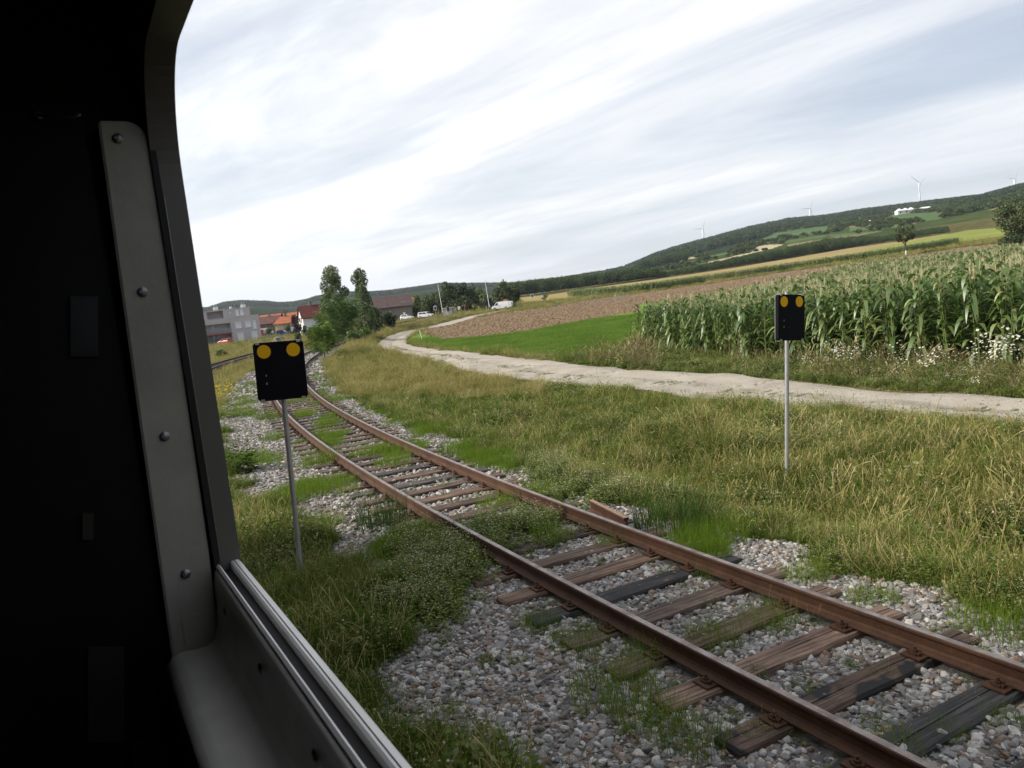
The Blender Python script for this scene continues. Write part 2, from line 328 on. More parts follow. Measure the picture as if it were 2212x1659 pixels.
T_bluefar = leafmat('far_forest_leaves', [(0, (.026, .042, .018)), (.5, (.050, .078, .032)), (1, (.095, .125, .048))], .3)
T_scrub = leafmat('scrub_leaves', [(0, (.024, .040, .012)), (.5, (.055, .080, .024)), (1, (.12, .135, .050))], .2)
M_bark = simple('bark', (.10, .075, .055), .95, 0, .4, 8)
M_whitewash = simple('whitewashed_trunk', (.72, .72, .70), .9, 0, .1, 8)
M_steel = simple('galvanised_steel', (.42, .42, .41), .45, .65, .12, 9)
M_black = simple('black_board_paint', (.004, .004, .005), .7, 0, .3, 12, .12)
M_yellow = simple('amber_reflector', (.74, .40, .004), .5, 0, .05, 60, .2)
M_chip = simple('chipped_paint', (.5, .5, .5), .7)
M_alu = simple('worn_aluminium', (.84, .81, .77), .40, .1, .12, 5)
M_rubber = simple('black_rubber', (.012, .010, .010), .7)
M_trim = simple('grey_trim_paint', (.31, .285, .235), .5, 0, .14, 7, .4, .15, 60)
M_frame = simple('dark_grey_frame_paint', (.115, .105, .09), .45, 0, .1, 3)
M_ledge = simple('light_ledge_paint', (.86, .83, .78), .22, 0, .10, 9, .5, .08, 80)
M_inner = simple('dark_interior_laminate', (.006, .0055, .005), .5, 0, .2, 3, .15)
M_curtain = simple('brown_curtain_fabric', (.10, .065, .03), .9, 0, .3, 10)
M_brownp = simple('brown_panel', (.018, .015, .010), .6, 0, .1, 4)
M_screw = simple('dull_screw_steel', (.24, .24, .23), .35, .8, .1, 10)
M_exterior = simple('carriage_paint', (.16, .03, .03), .4)
def rustmat():
    m, t = newmat('rusty_steel'); p = wpos(t)
    n = noise_n(t, p, 3.0, 6, .65); k = noise_n(t, p, 45, 4, .7)
    v = math_n(t, 'ADD', math_n(t, 'MULTIPLY', n, .6), math_n(t, 'MULTIPLY', k, .4))
    c = ramp_n(t, v, [(.32, (.034, .014, .009)), (.48, (.060, .028, .015)), (.6, (.086, .041, .022)), (.72, (.115, .066, .040))])
    finish(t, bsdf(t, c, .72, .15, .35, k, .35, .003)); return m
M_rust = rustmat()
def railtop():
    m, t = newmat('worn_rail_head'); p = wpos(t)
    n = noise_n(t, p, 5, 6, .65)
    c = ramp_n(t, n, [(.35, (.12, .080, .060)), (.5, (.20, .16, .14)), (.68, (.30, .265, .25))])
    r = ramp_n(t, noise_n(t, p, 14, 4), [(.3, (.27, .27, .27)), (.7, (.48, .48, .48))])
    finish(t, bsdf(t, c, r, .55, .5)); return m
M_head = railtop()
def cmb_grey(t, v):
    c = t.nodes.new('ShaderNodeCombineColor')
    for k in range(3): t.links.new(v, c.inputs[k])
    return c.outputs[0]
def woodmat():
    m, t = newmat('weathered_sleeper_wood'); p = opos(t)
    mp = t.nodes.new('ShaderNodeMapping'); mp.inputs['Scale'].default_value = (1.2, 22, 22); t.links.new(p, mp.inputs[0])
    oi = t.nodes.new('ShaderNodeObjectInfo')
    off = t.nodes.new('ShaderNodeVectorMath'); off.operation = 'ADD'; t.links.new(mp.outputs[0], off.inputs[0])
    cb = t.nodes.new('ShaderNodeCombineXYZ'); t.links.new(math_n(t, 'MULTIPLY', oi.outputs['Random'], 97.), cb.inputs[1]); t.links.new(cb.outputs[0], off.inputs[1])
    g = noise_n(t, off.outputs[0], 1.6, 8, .7, .4); k = noise_n(t, p, 2.2, 4)
    v = math_n(t, 'ADD', math_n(t, 'MULTIPLY', g, .75), math_n(t, 'MULTIPLY', k, .25))
    brown = ramp_n(t, v, [(.36, (.014, .009, .007)), (.46, (.085, .050, .034)), (.58, (.18, .115, .078)), (.7, (.30, .22, .16))])
    grey = ramp_n(t, v, [(.36, (.010, .010, .010)), (.48, (.045, .042, .042)), (.60, (.095, .090, .090)), (.72, (.17, .16, .155))])
    sp_ = t.nodes.new('ShaderNodeSeparateColor'); t.links.new(oi.outputs['Color'], sp_.inputs[0])
    c = mix_n(t, sp_.outputs[0], brown, grey); c = mix_n(t, 1.0, c, cmb_grey(t, sp_.outputs[1]), 'MULTIPLY')
    tar = math_n(t, 'MULTIPLY', ramp_n(t, noise_n(t, p, 1.7, 3), [(.50, (0, 0, 0)), (.54, (1, 1, 1))]), sp_.outputs[2]); c = mix_n(t, tar, c, (.014, .013, .013))
    finish(t, bsdf(t, c, .8, 0, .35, g, .9, .012)); return m
M_wood = woodmat()
def stonemat(name, stops):
    m, t = newmat(name); oi = t.nodes.new('ShaderNodeObjectInfo'); p = wpos(t)
    n = noise_n(t, p, 40, 4, .7)
    v = math_n(t, 'ADD', math_n(t, 'MULTIPLY', oi.outputs['Random'], .85), math_n(t, 'MULTIPLY_ADD', n, .3, -.08))
    finish(t, bsdf(t, ramp_n(t, v, stops), .8, 0, .35, n, .4, .004)); return m
M_stone = stonemat('ballast_stone', [(0, (.055, .053, .050)), (.22, (.17, .163, .156)), (.40, (.29, .28, .268)), (.50, (.20, .14, .095)), (.57, (.13, .12, .11)), (.68, (.36, .348, .33)), (.78, (.50, .48, .45)), (.86, (.24, .175, .12)), (.91, (.10, .052, .034)), (.95, (.28, .21, .14)), (1, (.30, .29, .275))])

# ------------------------------------------------------------------ mesh helpers
def tag(o, label=None, cat=None, group=None, kind=None):
    if label: o['label'] = label
    if cat: o['category'] = cat
    if group: o['group'] = group
    if kind: o['kind'] = kind
    return o
class MB:
    def __init__(s): s.v = []; s.f = []; s.m = []
    def add(s, vs, fs, mi=0):
        o = len(s.v); s.v += [tuple(map(float, q)) for q in vs]; s.f += [tuple(i+o for i in f) for f in fs]; s.m += [mi]*len(fs); return s
    def box(s, x0, x1, y0, y1, z0, z1, mi=0, M=None):
        vs = [(x, y, z) for z in (z0, z1) for y in (y0, y1) for x in (x0, x1)]
        if M is not None: vs = [tuple(M@Vector(q)) for q in vs]
        return s.add(vs, [(0, 2, 3, 1), (4, 5, 7, 6), (0, 1, 5, 4), (2, 6, 7, 3), (0, 4, 6, 2), (1, 3, 7, 5)], mi)
    def tube(s, pts, rad, n=8, mi=0, cap=True):
        pts = [Vector(p) for p in pts]; rings = []
        if not hasattr(rad, '__len__'): rad = [rad]*len(pts)
        for i, p in enumerate(pts):
            a = (pts[min(i+1, len(pts)-1)]-pts[max(i-1, 0)]); a = a.normalized() if a.length > 1e-9 else Vector((0, 0, 1))
            u = a.cross(Vector((0, 1, 0)) if abs(a.y) < .8 else Vector((1, 0, 0))).normalized(); w = a.cross(u)
            rings.append([p+(u*math.cos(2*math.pi*k/n)+w*math.sin(2*math.pi*k/n))*rad[i] for k in range(n)])
        vs = [q for r in rings for q in r]; fs = []
        for i in range(len(pts)-1):
            for k in range(n): fs.append((i*n+k, i*n+(k+1) % n, (i+1)*n+(k+1) % n, (i+1)*n+k))
        if cap: fs += [tuple(range(n))[::-1], tuple(range((len(pts)-1)*n, len(pts)*n))]
        return s.add(vs, fs, mi)
    def prism(s, poly, a, b, mi=0):     # polygon of 3-d points, extruded from offset a to offset b (vectors)
        n = len(poly); a = Vector(a); b = Vector(b)
        vs = [Vector(p)+a for p in poly]+[Vector(p)+b for p in poly]
        return s.add(vs, [tuple(range(n))[::-1], tuple(range(n, 2*n))]+[(i, (i+1) % n, n+(i+1) % n, n+i) for i in range(n)], mi)
    def build(s, name, mats, parent=None, bevel=0, smooth=False, loc=None):
        me = bpy.data.meshes.new(name); me.from_pydata(s.v, [], s.f)
        if not isinstance(mats, (list, tuple)): mats = [mats]
        for m in mats: me.materials.append(m)
        if len(mats) > 1: me.polygons.foreach_set('material_index', s.m)
        me.update()
        bm = bmesh.new(); bm.from_mesh(me); bmesh.ops.recalc_face_normals(bm, faces=bm.faces)
        if bevel: bmesh.ops.bevel(bm, geom=list(bm.edges), offset=bevel, segments=2, affect='EDGES', clamp_overlap=True)
        bm.to_mesh(me); bm.free()
        if smooth:
            for p in me.polygons: p.use_smooth = True
        o = bpy.data.objects.new(name, me); COL.objects.link(o)
        if parent is not None: o.parent = parent
        if loc is not None: o.location = loc
        return o
def empty(name, loc=(0, 0, 0), rz=0):
    e = bpy.data.objects.new(name, None); COL.objects.link(e); e.location = tuple(map(float, loc)); e.rotation_euler = (0, 0, rz); e.empty_display_size = .2; return e
def npmesh(name, V, Fq, mats, mi=None, v=None, link=True, parent=None):
    """V (n,3), Fq (m,k) faces of one size; v = per-face value stored as attribute v"""
    me = bpy.data.meshes.new(name); n, m, k = len(V), len(Fq), Fq.shape[1]
    me.vertices.add(n); me.vertices.foreach_set('co', np.asarray(V, np.float32).ravel())
    me.loops.add(m*k); me.loops.foreach_set('vertex_index', np.asarray(Fq, np.int32).ravel())
    me.polygons.add(m); me.polygons.foreach_set('loop_start', np.arange(m, dtype=np.int32)*k)
    if not isinstance(mats, (list, tuple)): mats = [mats]
    for q in mats: me.materials.append(q)
    if mi is not None: me.polygons.foreach_set('material_index', np.asarray(mi, np.int32))
    me.update(calc_edges=True)
    if v is not None:
        a = me.attributes.new('v', 'FLOAT', 'FACE'); a.data.foreach_set('value', np.asarray(v, np.float32))
    o = bpy.data.objects.new(name, me)
    if link: COL.objects.link(o)
    if parent is not None: o.parent = parent
    return o

# ------------------------------------------------------------------ ground sheet, split along the edges of its fields
us = (np.arange(360, 2330, 3.0)-1085)/F
ang = np.concatenate([np.radians(np.arange(-180, math.degrees(math.atan(us[0]))-1, 3)), np.arctan(us), np.radians(np.arange(math.degrees(math.atan(us[-1]))+1, 180.1, 3))]); ang[-1] = math.pi
ep = np.concatenate([np.arange(2600, 900, -25.), np.arange(900, 30, -3.5)])
DD = np.concatenate([[0.3], EYE*F/ep, np.arange(185, 720, 5), np.arange(720, 2300, 11), np.geomspace(2310, 9000, 40)])
AA, DG = np.meshgrid(ang, DD); cosc = np.cos(np.clip(AA, -R(40), R(42)))
RR = DG/cosc; GX = RR*np.sin(AA); GY = RR*np.cos(AA)
GZ = ground(GX, GY)
zn_ = zone(GX, GY)
nr, nc = GX.shape
VV = np.stack([GX, GY, GZ], -1).reshape(-1, 3)
idx = np.arange(nr*nc).reshape(nr, nc)
Q = np.stack([idx[:-1, :-1], idx[:-1, 1:], idx[1:, 1:], idx[1:, :-1]], -1).reshape(-1, 4)
cx_ = VV[Q].mean(1); zf = zone(cx_[:, 0], cx_[:, 1]); zf[zf == Z_PATH] = Z_GRASS
ZN = {Z_GRASS: ('grass_ground', G_ground), Z_BALLAST: ('ballast_bed', G_ballast), Z_BROWN: ('ploughed_field', G_brown), Z_MEADOW: ('green_meadow', G_meadow),
      Z_STUB: ('stubble_field', G_stub), Z_RAPE: ('crop_field', G_rape), Z_VINE: ('vineyard_slope', G_vine), Z_HAY: ('hay_field', G_hay), Z_TERR: ('terraced_slope', G_terr),
      Z_FOREST: ('wooded_hills', G_forest), Z_SCRUB: ('hillside', G_scrub), Z_ROAD: ('road', G_road)}
for z_, (nm, m_) in ZN.items():
    q = Q[zf == z_]
    if len(q) == 0: continue
    u, inv = np.unique(q.ravel(), return_inverse=True)
    o = npmesh(nm, VV[u], inv.reshape(-1, 4), m_); o['kind'] = 'structure'
    o.data.polygons.foreach_set('use_smooth', [True]*len(o.data.polygons))

# the farm track: a ribbon draped just above the turf
def resample(P, n):
    P = np.asarray(P, float); L = np.concatenate([[0], np.cumsum(np.hypot(*np.diff(P, axis=0).T))]); t = np.linspace(0, L[-1], n)
    return np.stack([np.interp(t, L, P[:, 0]), np.interp(t, L, P[:, 1])], 1)
UPE = [(1110, 668), (1063, 677), (1015, 689.5), (969, 703), (908, 713.5), (890, 722), (880, 731), (881, 741), (899, 748.6), (958, 757), (1063, 766), (1157, 775.6), (1262, 787), (1382, 798), (1458, 805), (1628, 814), (1799, 833), (1969, 846), (2212, 860), (2500, 876), (3000, 905)]
LOE = [(1105, 667), (1061, 674.5), (1010, 684), (946, 700), (864, 717), (838, 726), (818, 736), (811, 746), (828, 757), (864, 765), (934, 780), (1005, 804), (1110, 824), (1180, 830), (1300, 840), (1458, 862), (1628, 878), (1799, 890), (1969, 904), (2212, 926), (2500, 950), (3000, 985)]
ue = resample([hit(*q)[:2] for q in UPE], 400); le = resample([hit(*q)[:2] for q in LOE], 400)
# pair the edges by nearest point so the ribbon does not shear
ci = np.clip(np.array([np.argmin(np.hypot(*(le-u).T)) for u in ue]), 0, 399); ci = np.maximum.accumulate(ci); le2 = le[ci]
wig = rng.normal(0, 1, 400); wig = np.convolve(wig, np.ones(3)/3, 'same')*.06
K = 9; tt = np.linspace(0, 1, K)[None, :, None]
PP = ue[:, None]*(1-tt)+le2[:, None]*tt
PP[:, 0] += wig[:, None]; PP[:, -1] -= np.roll(wig, 7)[:, None]*2
zz_ = ground(PP[..., 0], PP[..., 1])+.05; zz_[:, 0] -= .07; zz_[:, -1] -= .07
idp = np.arange(400*K).reshape(400, K)
pv_ = np.tile((np.arange(K-1)+.5)/(K-1), 399)
o = npmesh('gravel_path', np.concatenate([PP, zz_[..., None]], -1).reshape(-1, 3), np.stack([idp[:-1, :-1], idp[:-1, 1:], idp[1:, 1:], idp[1:, :-1]], -1).reshape(-1, 4), G_path, None, pv_); o['kind'] = 'structure'
PATHPOLY = np.concatenate([ue, le2[::-1]]); PEDGE = np.concatenate([le2[::6], ue[::8]])
# ------------------------------------------------------------------ railway track
RAIL = [(-.07, 0), (.07, 0), (.07, .012), (.02, .026), (.011, .045), (.011, .118), (.036, .130), (.036, .152), (.028, .160), (-.028, .160), (-.036, .152), (-.036, .130), (-.011, .118), (-.011, .045), (-.02, .026), (-.07, .012)]
def rail(name, f, off, y0, y1, z0, label, step=.4):
    ys = np.arange(y0, y1, step); x = f(ys); d = trackdx(ys); L = np.sqrt(1+d*d); nx, ny = 1/L, -d/L
    n = len(RAIL); V = []
    for i in range(len(ys)):
        for a, b in RAIL: V.append((x[i]+(off+a)*nx[i], ys[i]+(off+a)*ny[i], z0+b))
    Fq = []; mi = []
    for i in range(len(ys)-1):
        for k in range(n):
            Fq.append((i*n+k, i*n+(k+1) % n, (i+1)*n+(k+1) % n, (i+1)*n+k)); mi.append(1 if k in (8,) else 0)
    mb = MB(); mb.v = V; mb.f = Fq+[tuple(range(n)), tuple(range((len(ys)-1)*n, len(ys)*n))]; mb.m = mi+[0, 0]
    o = mb.build(name, [M_rust, M_head]); tag(o, label, 'rail'); return o
rail('rail', trackx, -.75, -14, 150, .042, 'near rust brown rail of the curved track, the one closer to the train')
rail('rail', trackx, .75, -14, 150, .042, 'far rust brown rail of the curved track, the one beside the grassy bank')
rail('rail', track2x, -.75, 8, 170, .0, 'outer rail of the distant track curving away at the left, below the apartment block', 1.5)
rail('rail', track2x, .75, 8, 170, .0, 'inner rail of the distant track at the left, beside the dry grass', 1.5)
def sleeper_mesh(seed, n=2.6):
    r = random.Random(seed); bm = bmesh.new(); V = []
    xs = [-1.3, -1.28, -.9, -.5, -.1, .3, .7, 1.0, 1.27, 1.3]; prof = []
    for i, x in enumerate(xs):
        e = .012 if i in (0, len(xs)-1) else 0; w = .125+r.uniform(-.006, .006); h = -.012*r.random()
        j = lambda a=.005: r.uniform(-a, a)
        cz = -.022 if seed % 2 else -.004
        c0 = .02+j(.01)
        prof.append([(x+j(.012) if i in (0, 9) else x, -w+e, -.15), (x, -w+e+j(), -.02+h), (x, -w+.014, h-e), (x, c0-.006, h+j(.003)-e), (x, c0, cz+h-e), (x, c0+.006, h+j(.003)-e), (x, w-.014, h-e), (x, w-e+j(), -.02+h), (x, w-e, -.15)])
    vs = [q for p in prof for q in p]; k = 9; fs = []
    for i in range(len(xs)-1):
        for a in range(k-1): fs.append((i*k+a, i*k+a+1, (i+1)*k+a+1, (i+1)*k+a))
    fs += [tuple(range(k)), tuple(range((len(xs)-1)*k, len(xs)*k))]
    mb = MB(); mb.add(vs, fs); o = mb.build('timber', M_wood); me = o.data; bpy.data.objects.remove(o); return me
SLM = [sleeper_mesh(s) for s in range(5)]
def plate_mesh():
    mb = MB(); mb.box(-.17, .17, -.085, .085, 0, .014)
    for s in (-1, 1): mb.box(s*.105-.018, s*.105+.018, -.05, .05, .014, .036)
    o = mb.build('base_plate', M_rust, bevel=.003); me = o.data; bpy.data.objects.remove(o); return me
def bolt_mesh():
    mb = MB(); mb.tube([(0, 0, 0), (0, 0, .075)], .012, 6); mb.tube([(0, 0, .03), (0, 0, .052)], .024, 6); mb.box(-.045, .03, -.028, .028, .012, .03)
    o = mb.build('bolt', M_rust); me = o.data; bpy.data.objects.remove(o); return me
PLM, BOM = plate_mesh(), bolt_mesh()
SLEEPLAB = {3: ('dark grey sleeper cut by the lower right corner of the picture', (.9, .8, 0)), 4: ('cracked dark grey sleeper, second from the lower right corner', (1, .75, 0)),
 5: ('broad dark brown sleeper with black tar patches', (.1, .75, 1)), 6: ('palest sleeper, light brown with a long open split', (.15, 1.45, 0)), 7: ('grassy mid brown sleeper just beyond the pale split one', (.1, .95, 0)),
 8: ('worn brown sleeper below the bright horsetail on the far rail', (.3, 1.0, 0)), 9: ('charcoal grey sleeper, darkest in the middle of the track', (1, .55, .4)), 10: ('reddish brown sleeper just beyond the charcoal one', (0, 1.05, 0)),
 11: ('brown sleeper half buried in stones near the rail offcut', (.1, .85, 0)), 12: ('dark sleeper level with the rail offcut', (.4, .55, .3))}
s_ar = np.arange(-2.0, 62, .01); arc = np.cumsum(np.concatenate([[0], np.hypot(np.diff(trackx(s_ar)), np.diff(s_ar))]))
y_ref = 5.62; a_ref = np.interp(y_ref, s_ar, arc); sl_y = []
for k in range(-6, 75):
    a = a_ref+k*.668+random.uniform(-.02, .02)
    if 0 < a < arc[-1]: sl_y.append(float(np.interp(a, arc, s_ar)))
SLEEP = []
for i, y in enumerate(sl_y):
    if y < 2.2 or y > 44: continue
    x = float(trackx(y)); rz = -math.atan(float(trackdx(y)))+random.uniform(-.012, .012)
    e = empty('sleeper', (x, y, .028+random.uniform(-.004, .004)), rz); n = len(SLEEP)
    lb_, tone = SLEEPLAB.get(n, ('weathered wooden sleeper further along the curved track, beyond the rail offcut' if n > 9 else 'wooden sleeper nearer than the lower edge of the picture', (random.choice([0, .1, .2, .5, .8]), random.uniform(.6, 1.1), random.choice([0, 0, .5]))))
    tag(e, lb_, 'sleeper', 'wooden sleepers of the curved track')
    t = bpy.data.objects.new('timber', SLM[1 if n in (4, 6) else i % 5]); COL.objects.link(t); t.parent = e; t.color = (*tone, 1); t.location = (0, 0, 0); t.scale = (1, 1.08, 1)
    for s in (-1, 1):
        p = bpy.data.objects.new('base_plate', PLM); COL.objects.link(p); p.parent = e; p.location = (s*.75, 0, -.001)
        if y < 26:
            for q in (-1, 1):
                b = bpy.data.objects.new('bolt', BOM); COL.objects.link(b); b.parent = p; b.location = (q*.105, 0, .002); b.rotation_euler = (0, 0, 0 if q > 0 else math.pi)
    SLEEP.append((x, y, rz))
for y in np.arange(12, 96, .72):
    x = float(track2x(y)); o = bpy.data.objects.new('sleeper', SLM[int(y*7) % 5]); COL.objects.link(o); o.location = (x, y, -.06); o.rotation_euler = (0, 0, -math.atan(float(trackdx(y))))
    tag(o, 'dark sleeper under the distant track at the left, below the apartment block', 'sleeper', 'sleepers of the distant left track')
# scrap length of rail lying against the bank
pA, pB = hit(1276, 1118), hit(1362, 1166); dv = Vector(pB-pA); ln = dv.length
mb = MB(); n = len(RAIL); L2 = .54
vs = [(a*1.0, s*L2, b) for s in (-1, 1) for a, b in RAIL]; fs = [(k, (k+1) % n, n+(k+1) % n, n+k) for k in range(n)]+[tuple(range(n)), tuple(range(n, 2*n))]
mb.add(vs, fs); mb.m = [1 if i == 8 else 0 for i in range(n)]+[0, 0]
o = mb.build('scrap_rail', [M_rust, simple('rusty_rail_top', (.26, .16, .11), .7, .1, .3, 20)])
mid = (pA+pB)/2; o.location = (mid[0], mid[1], mid[2]+.11); o.rotation_euler = (0, 0, math.atan2(dv.y, dv.x)-math.pi/2)
tag(o, 'short offcut of rusty rail lying on the ballast beside the far rail', 'rail offcut')

# ------------------------------------------------------------------ the two black boards
def board(name, bx, by, top, h, w, lean, face, label):
    base = on(bx[0], bx[2], bx[1]); 
    base = np.array([at(bx[0], bx[1], bx[2])[0], bx[2], float(ground(at(bx[0], bx[1], bx[2])[0], bx[2]))])
    e = empty(name, base, face); tag(e, label, 'railway sign', 'black boards with two amber discs')
    H = top-base[2]; e.rotation_euler = (0, lean, face)
    MB().tube([(0, .06, -.4), (0, .06, H)], .031, 16).build('pole', M_steel, e, smooth=False)
    MB().tube([(0, .06, H), (0, .06, H+.012)], .038, 16).build('pole_cap', M_steel, e)
    c = .05*w; z0, z1 = H-h-.035, H-.035
    poly = [(-w/2+c, 0, z0), (w/2-c, 0, z0), (w/2, 0, z0+c), (w/2, 0, z1-c), (w/2-c, 0, z1), (-w/2+c, 0, z1), (-w/2, 0, z1-c), (-w/2, 0, z0+c)]
    b = MB().prism(poly, (0, -.03, 0), (0, .03, 0)).build('board', M_black, e, bevel=.003)
    MB().prism([(q[0]*1.008, 0, (z0+z1)/2+(q[2]-(z0+z1)/2)*1.006) for q in poly], (0, .0305, 0), (0, .036, 0)).build('back_plate', M_steel, e)
    r = h*.112
    for sx in (-1, 1):
        cx, cz = sx*w*.29, z1-h*.155
        pl = [(cx+r*math.cos(a), 0, cz+r*1.03*math.sin(a)) for a in np.linspace(0, 2*math.pi, 40, endpoint=False)]
        MB().prism(pl, (0, -.034, 0), (0, -.0302, 0)).build('reflector_disc', M_yellow, e)
        for zc in (z0+.008, z1-.008):
            MB().box(sx*w*.405-.022, sx*w*.405+.022, -.036, .04, zc-.014, zc+.014).build('clip', M_steel, e, bevel=.002)
    for (px, pz, s) in ((-.30, .42, .011), (-.305, .28, .013), (-.30, .30, .006), (-.10, .275, .004), (-.33, .93, .006)):
        MB().prism([(w*px, 0, z0+h*pz), (w*px+s*.9, 0, z0+h*pz+s*.3), (w*px+s*.5, 0, z0+h*pz+s*2.6)], (0, -.0318, 0), (0, -.0302, 0)).build('paint_chip', M_chip, e)
    return e
# near left board (plane square on to the camera), near right board (turned away)
YL, YR = 9.35, 11.7
pt = at(605, 736, YL); top_l = pt[2]; sL = YL/F
board('signal_board', (646, 1222, YL), None, top_l+.03, 126*sL*1.0, 105*sL, R(2.4), R(14), 'black board with two amber discs on a steel pole left of the rails')
pt = at(1703, 633, YR); top_r = pt[2]; sR = YR/F
board('signal_board', (1703, 1014, YR), None, top_r+.02, 100*sR, 82*sR, R(5.8), R(29), 'black board with two amber discs in front of the corn, standing on the grassy bank')

# ------------------------------------------------------------------ scattering (uncountable ground cover only)
def scatter(name, pts, rot, scl, idx, protos, label=None, tilt=None):
    """points with rotation / scale / choice attributes; each carries one of the small meshes in protos"""
    me = bpy.data.meshes.new(name); n = len(pts); me.vertices.add(n); me.vertices.foreach_set('co', np.asarray(pts, np.float32).ravel())
    e = np.zeros((n, 3), np.float32); e[:, 2] = rot
    if tilt is not None: e[:, 0] = tilt[:, 0]; e[:, 1] = tilt[:, 1]
    a = me.attributes.new('rot', 'FLOAT_VECTOR', 'POINT'); a.data.foreach_set('vector', e.ravel())
    s = np.asarray(scl, np.float32); s = np.repeat(s[:, None], 3, 1) if s.ndim == 1 else s
    a = me.attributes.new('scl', 'FLOAT_VECTOR', 'POINT'); a.data.foreach_set('vector', s.astype(np.float32).ravel())
    a = me.attributes.new('idx', 'INT', 'POINT'); a.data.foreach_set('value', np.asarray(idx, np.int32))
    o = bpy.data.objects.new(name, me); COL.objects.link(o); tag(o, label, kind='stuff')
    g = bpy.data.node_groups.new(name, 'GeometryNodeTree'); g.interface.new_socket('Geometry', in_out='INPUT', socket_type='NodeSocketGeometry'); g.interface.new_socket('Geometry', in_out='OUTPUT', socket_type='NodeSocketGeometry')
    gi = g.nodes.new('NodeGroupInput'); go = g.nodes.new('NodeGroupOutput'); ip = g.nodes.new('GeometryNodeInstanceOnPoints'); j = g.nodes.new('GeometryNodeJoinGeometry')
    for p in reversed(protos):
        oi = g.nodes.new('GeometryNodeObjectInfo'); oi.inputs['Object'].default_value = p; oi.inputs['As Instance'].default_value = True
        g.links.new(oi.outputs['Geometry'], j.inputs[0])
    def attr(nm, ty):
        q = g.nodes.new('GeometryNodeInputNamedAttribute'); q.data_type = ty; q.inputs['Name'].default_value = nm; return q.outputs['Attribute']
    g.links.new(gi.outputs[0], ip.inputs['Points']); g.links.new(j.outputs[0], ip.inputs['Instance']); ip.inputs['Pick Instance'].default_value = True
    g.links.new(attr('idx', 'INT'), ip.inputs['Instance Index']); g.links.new(attr('rot', 'FLOAT_VECTOR'), ip.inputs['Rotation']); g.links.new(attr('scl', 'FLOAT_VECTOR'), ip.inputs['Scale'])
    g.links.new(ip.outputs[0], go.inputs[0])
    md = o.modifiers.new('scatter', 'NODES'); md.node_group = g
    return o
def blades(r, n, rad, h0, h1, w, bend, seg=3, lean=(0, 0), flop=0.0):
    """n tapered blades; returns V, F(quads), v"""
    V = []; Fq = []; vv = []
    a = r.uniform(0, 2*np.pi, n); d = rad*np.sqrt(r.uniform(0, 1, n)); bx = d*np.cos(a); by = d*np.sin(a)
    h = r.uniform(h0, h1, n); da = r.uniform(0, 2*np.pi, n); bd = bend*r.uniform(.2, 1.3, n)*h; wd = w*r.uniform(.6, 1.2, n); col = r.uniform(0, 1, n)
    dx = np.cos(da)*bd+bx*.5/max(rad, .01)*h*.25+lean[0]*h; dy = np.sin(da)*bd+by*.5/max(rad, .01)*h*.25+lean[1]*h
    fa = r.uniform(0, np.pi, n)
    for i in range(n):
        o = len(V); fl = flop*r.random()
        for k in range(seg+1):
            t = k/seg; ww = wd[i]*(1-t)**.7*.5 if k < seg else wd[i]*.06
            cx = bx[i]+dx[i]*t*t; cy = by[i]+dy[i]*t*t; z = h[i]*(t-.35*fl*t*t-.25*bend*t*t)
            V += [(cx-math.cos(fa[i])*ww, cy-math.sin(fa[i])*ww, z), (cx+math.cos(fa[i])*ww, cy+math.sin(fa[i])*ww, z)]
        for k in range(seg): Fq.append((o+2*k, o+2*k+1, o+2*k+3, o+2*k+2)); vv.append(col[i])
    return V, Fq, vv
def stems(r, n, rad, h0, h1, head=.05, hw=.012, lean=(0, 0)):
    V = []; Fq = []; vv = []
    for i in range(n):
        a = r.uniform(0, 6.283); d = rad*r.random()**.5; bx, by = d*math.cos(a), d*math.sin(a); h = r.uniform(h0, h1); a2 = r.uniform(0, 6.283); bd = h*r.uniform(.1, .45)
        tx, ty = bx+bd*math.cos(a2)+lean[0]*h, by+bd*math.sin(a2)+lean[1]*h; fa = r.uniform(0, 3.14); c, s = math.cos(fa), math.sin(fa); col = r.random()
        pts = [(0, .0022), (.5, .002), (.82, .0018), (.88, hw*.4), (.95, hw*.5), (1.0, .001)]
        o = len(V)
        for t, w in pts:
            x = bx+(tx-bx)*t**2; y = by+(ty-by)*t**2; z = h*(t-.12*t*t)
            V += [(x-c*w, y-s*w, z), (x+c*w, y+s*w, z)]
        for k in range(len(pts)-1): Fq.append((o+2*k, o+2*k+1, o+2*k+3, o+2*k+2)); vv.append(col)
    return V, Fq, vv
def leafy(r, n, rad, h0, h1, ls, per=9, rise=.3):
    """leafy stems: small leaf quads up a stem"""
    V = []; Fq = []; vv = []
    for i in range(n):
        a = r.uniform(0, 6.283); d = rad*r.random()**.5; bx, by = d*math.cos(a), d*math.sin(a); h = r.uniform(h0, h1); lx, ly = r.normal(0, .12*h, 2)
        for k in range(per):
            t = (k+.5)/per; x, y, z = bx+lx*t, by+ly*t, h*t; b = r.uniform(0, 6.283); L = ls*r.uniform(.6, 1.3)*(1.15-.5*t); w = L*.28
            dx, dy = math.cos(b), math.sin(b); rs = rise*r.uniform(-.5, 1.5)
            o = len(V); V += [(x, y, z), (x+dx*L*.5-dy*w, y+dy*L*.5+dx*w, z+L*rs*.6), (x+dx*L, y+dy*L, z+L*rs*.5), (x+dx*L*.5+dy*w, y+dy*L*.5-dx*w, z+L*rs*.7)]
            Fq.append((o, o+1, o+2, o+3)); vv.append(r.random())
    return V, Fq, vv
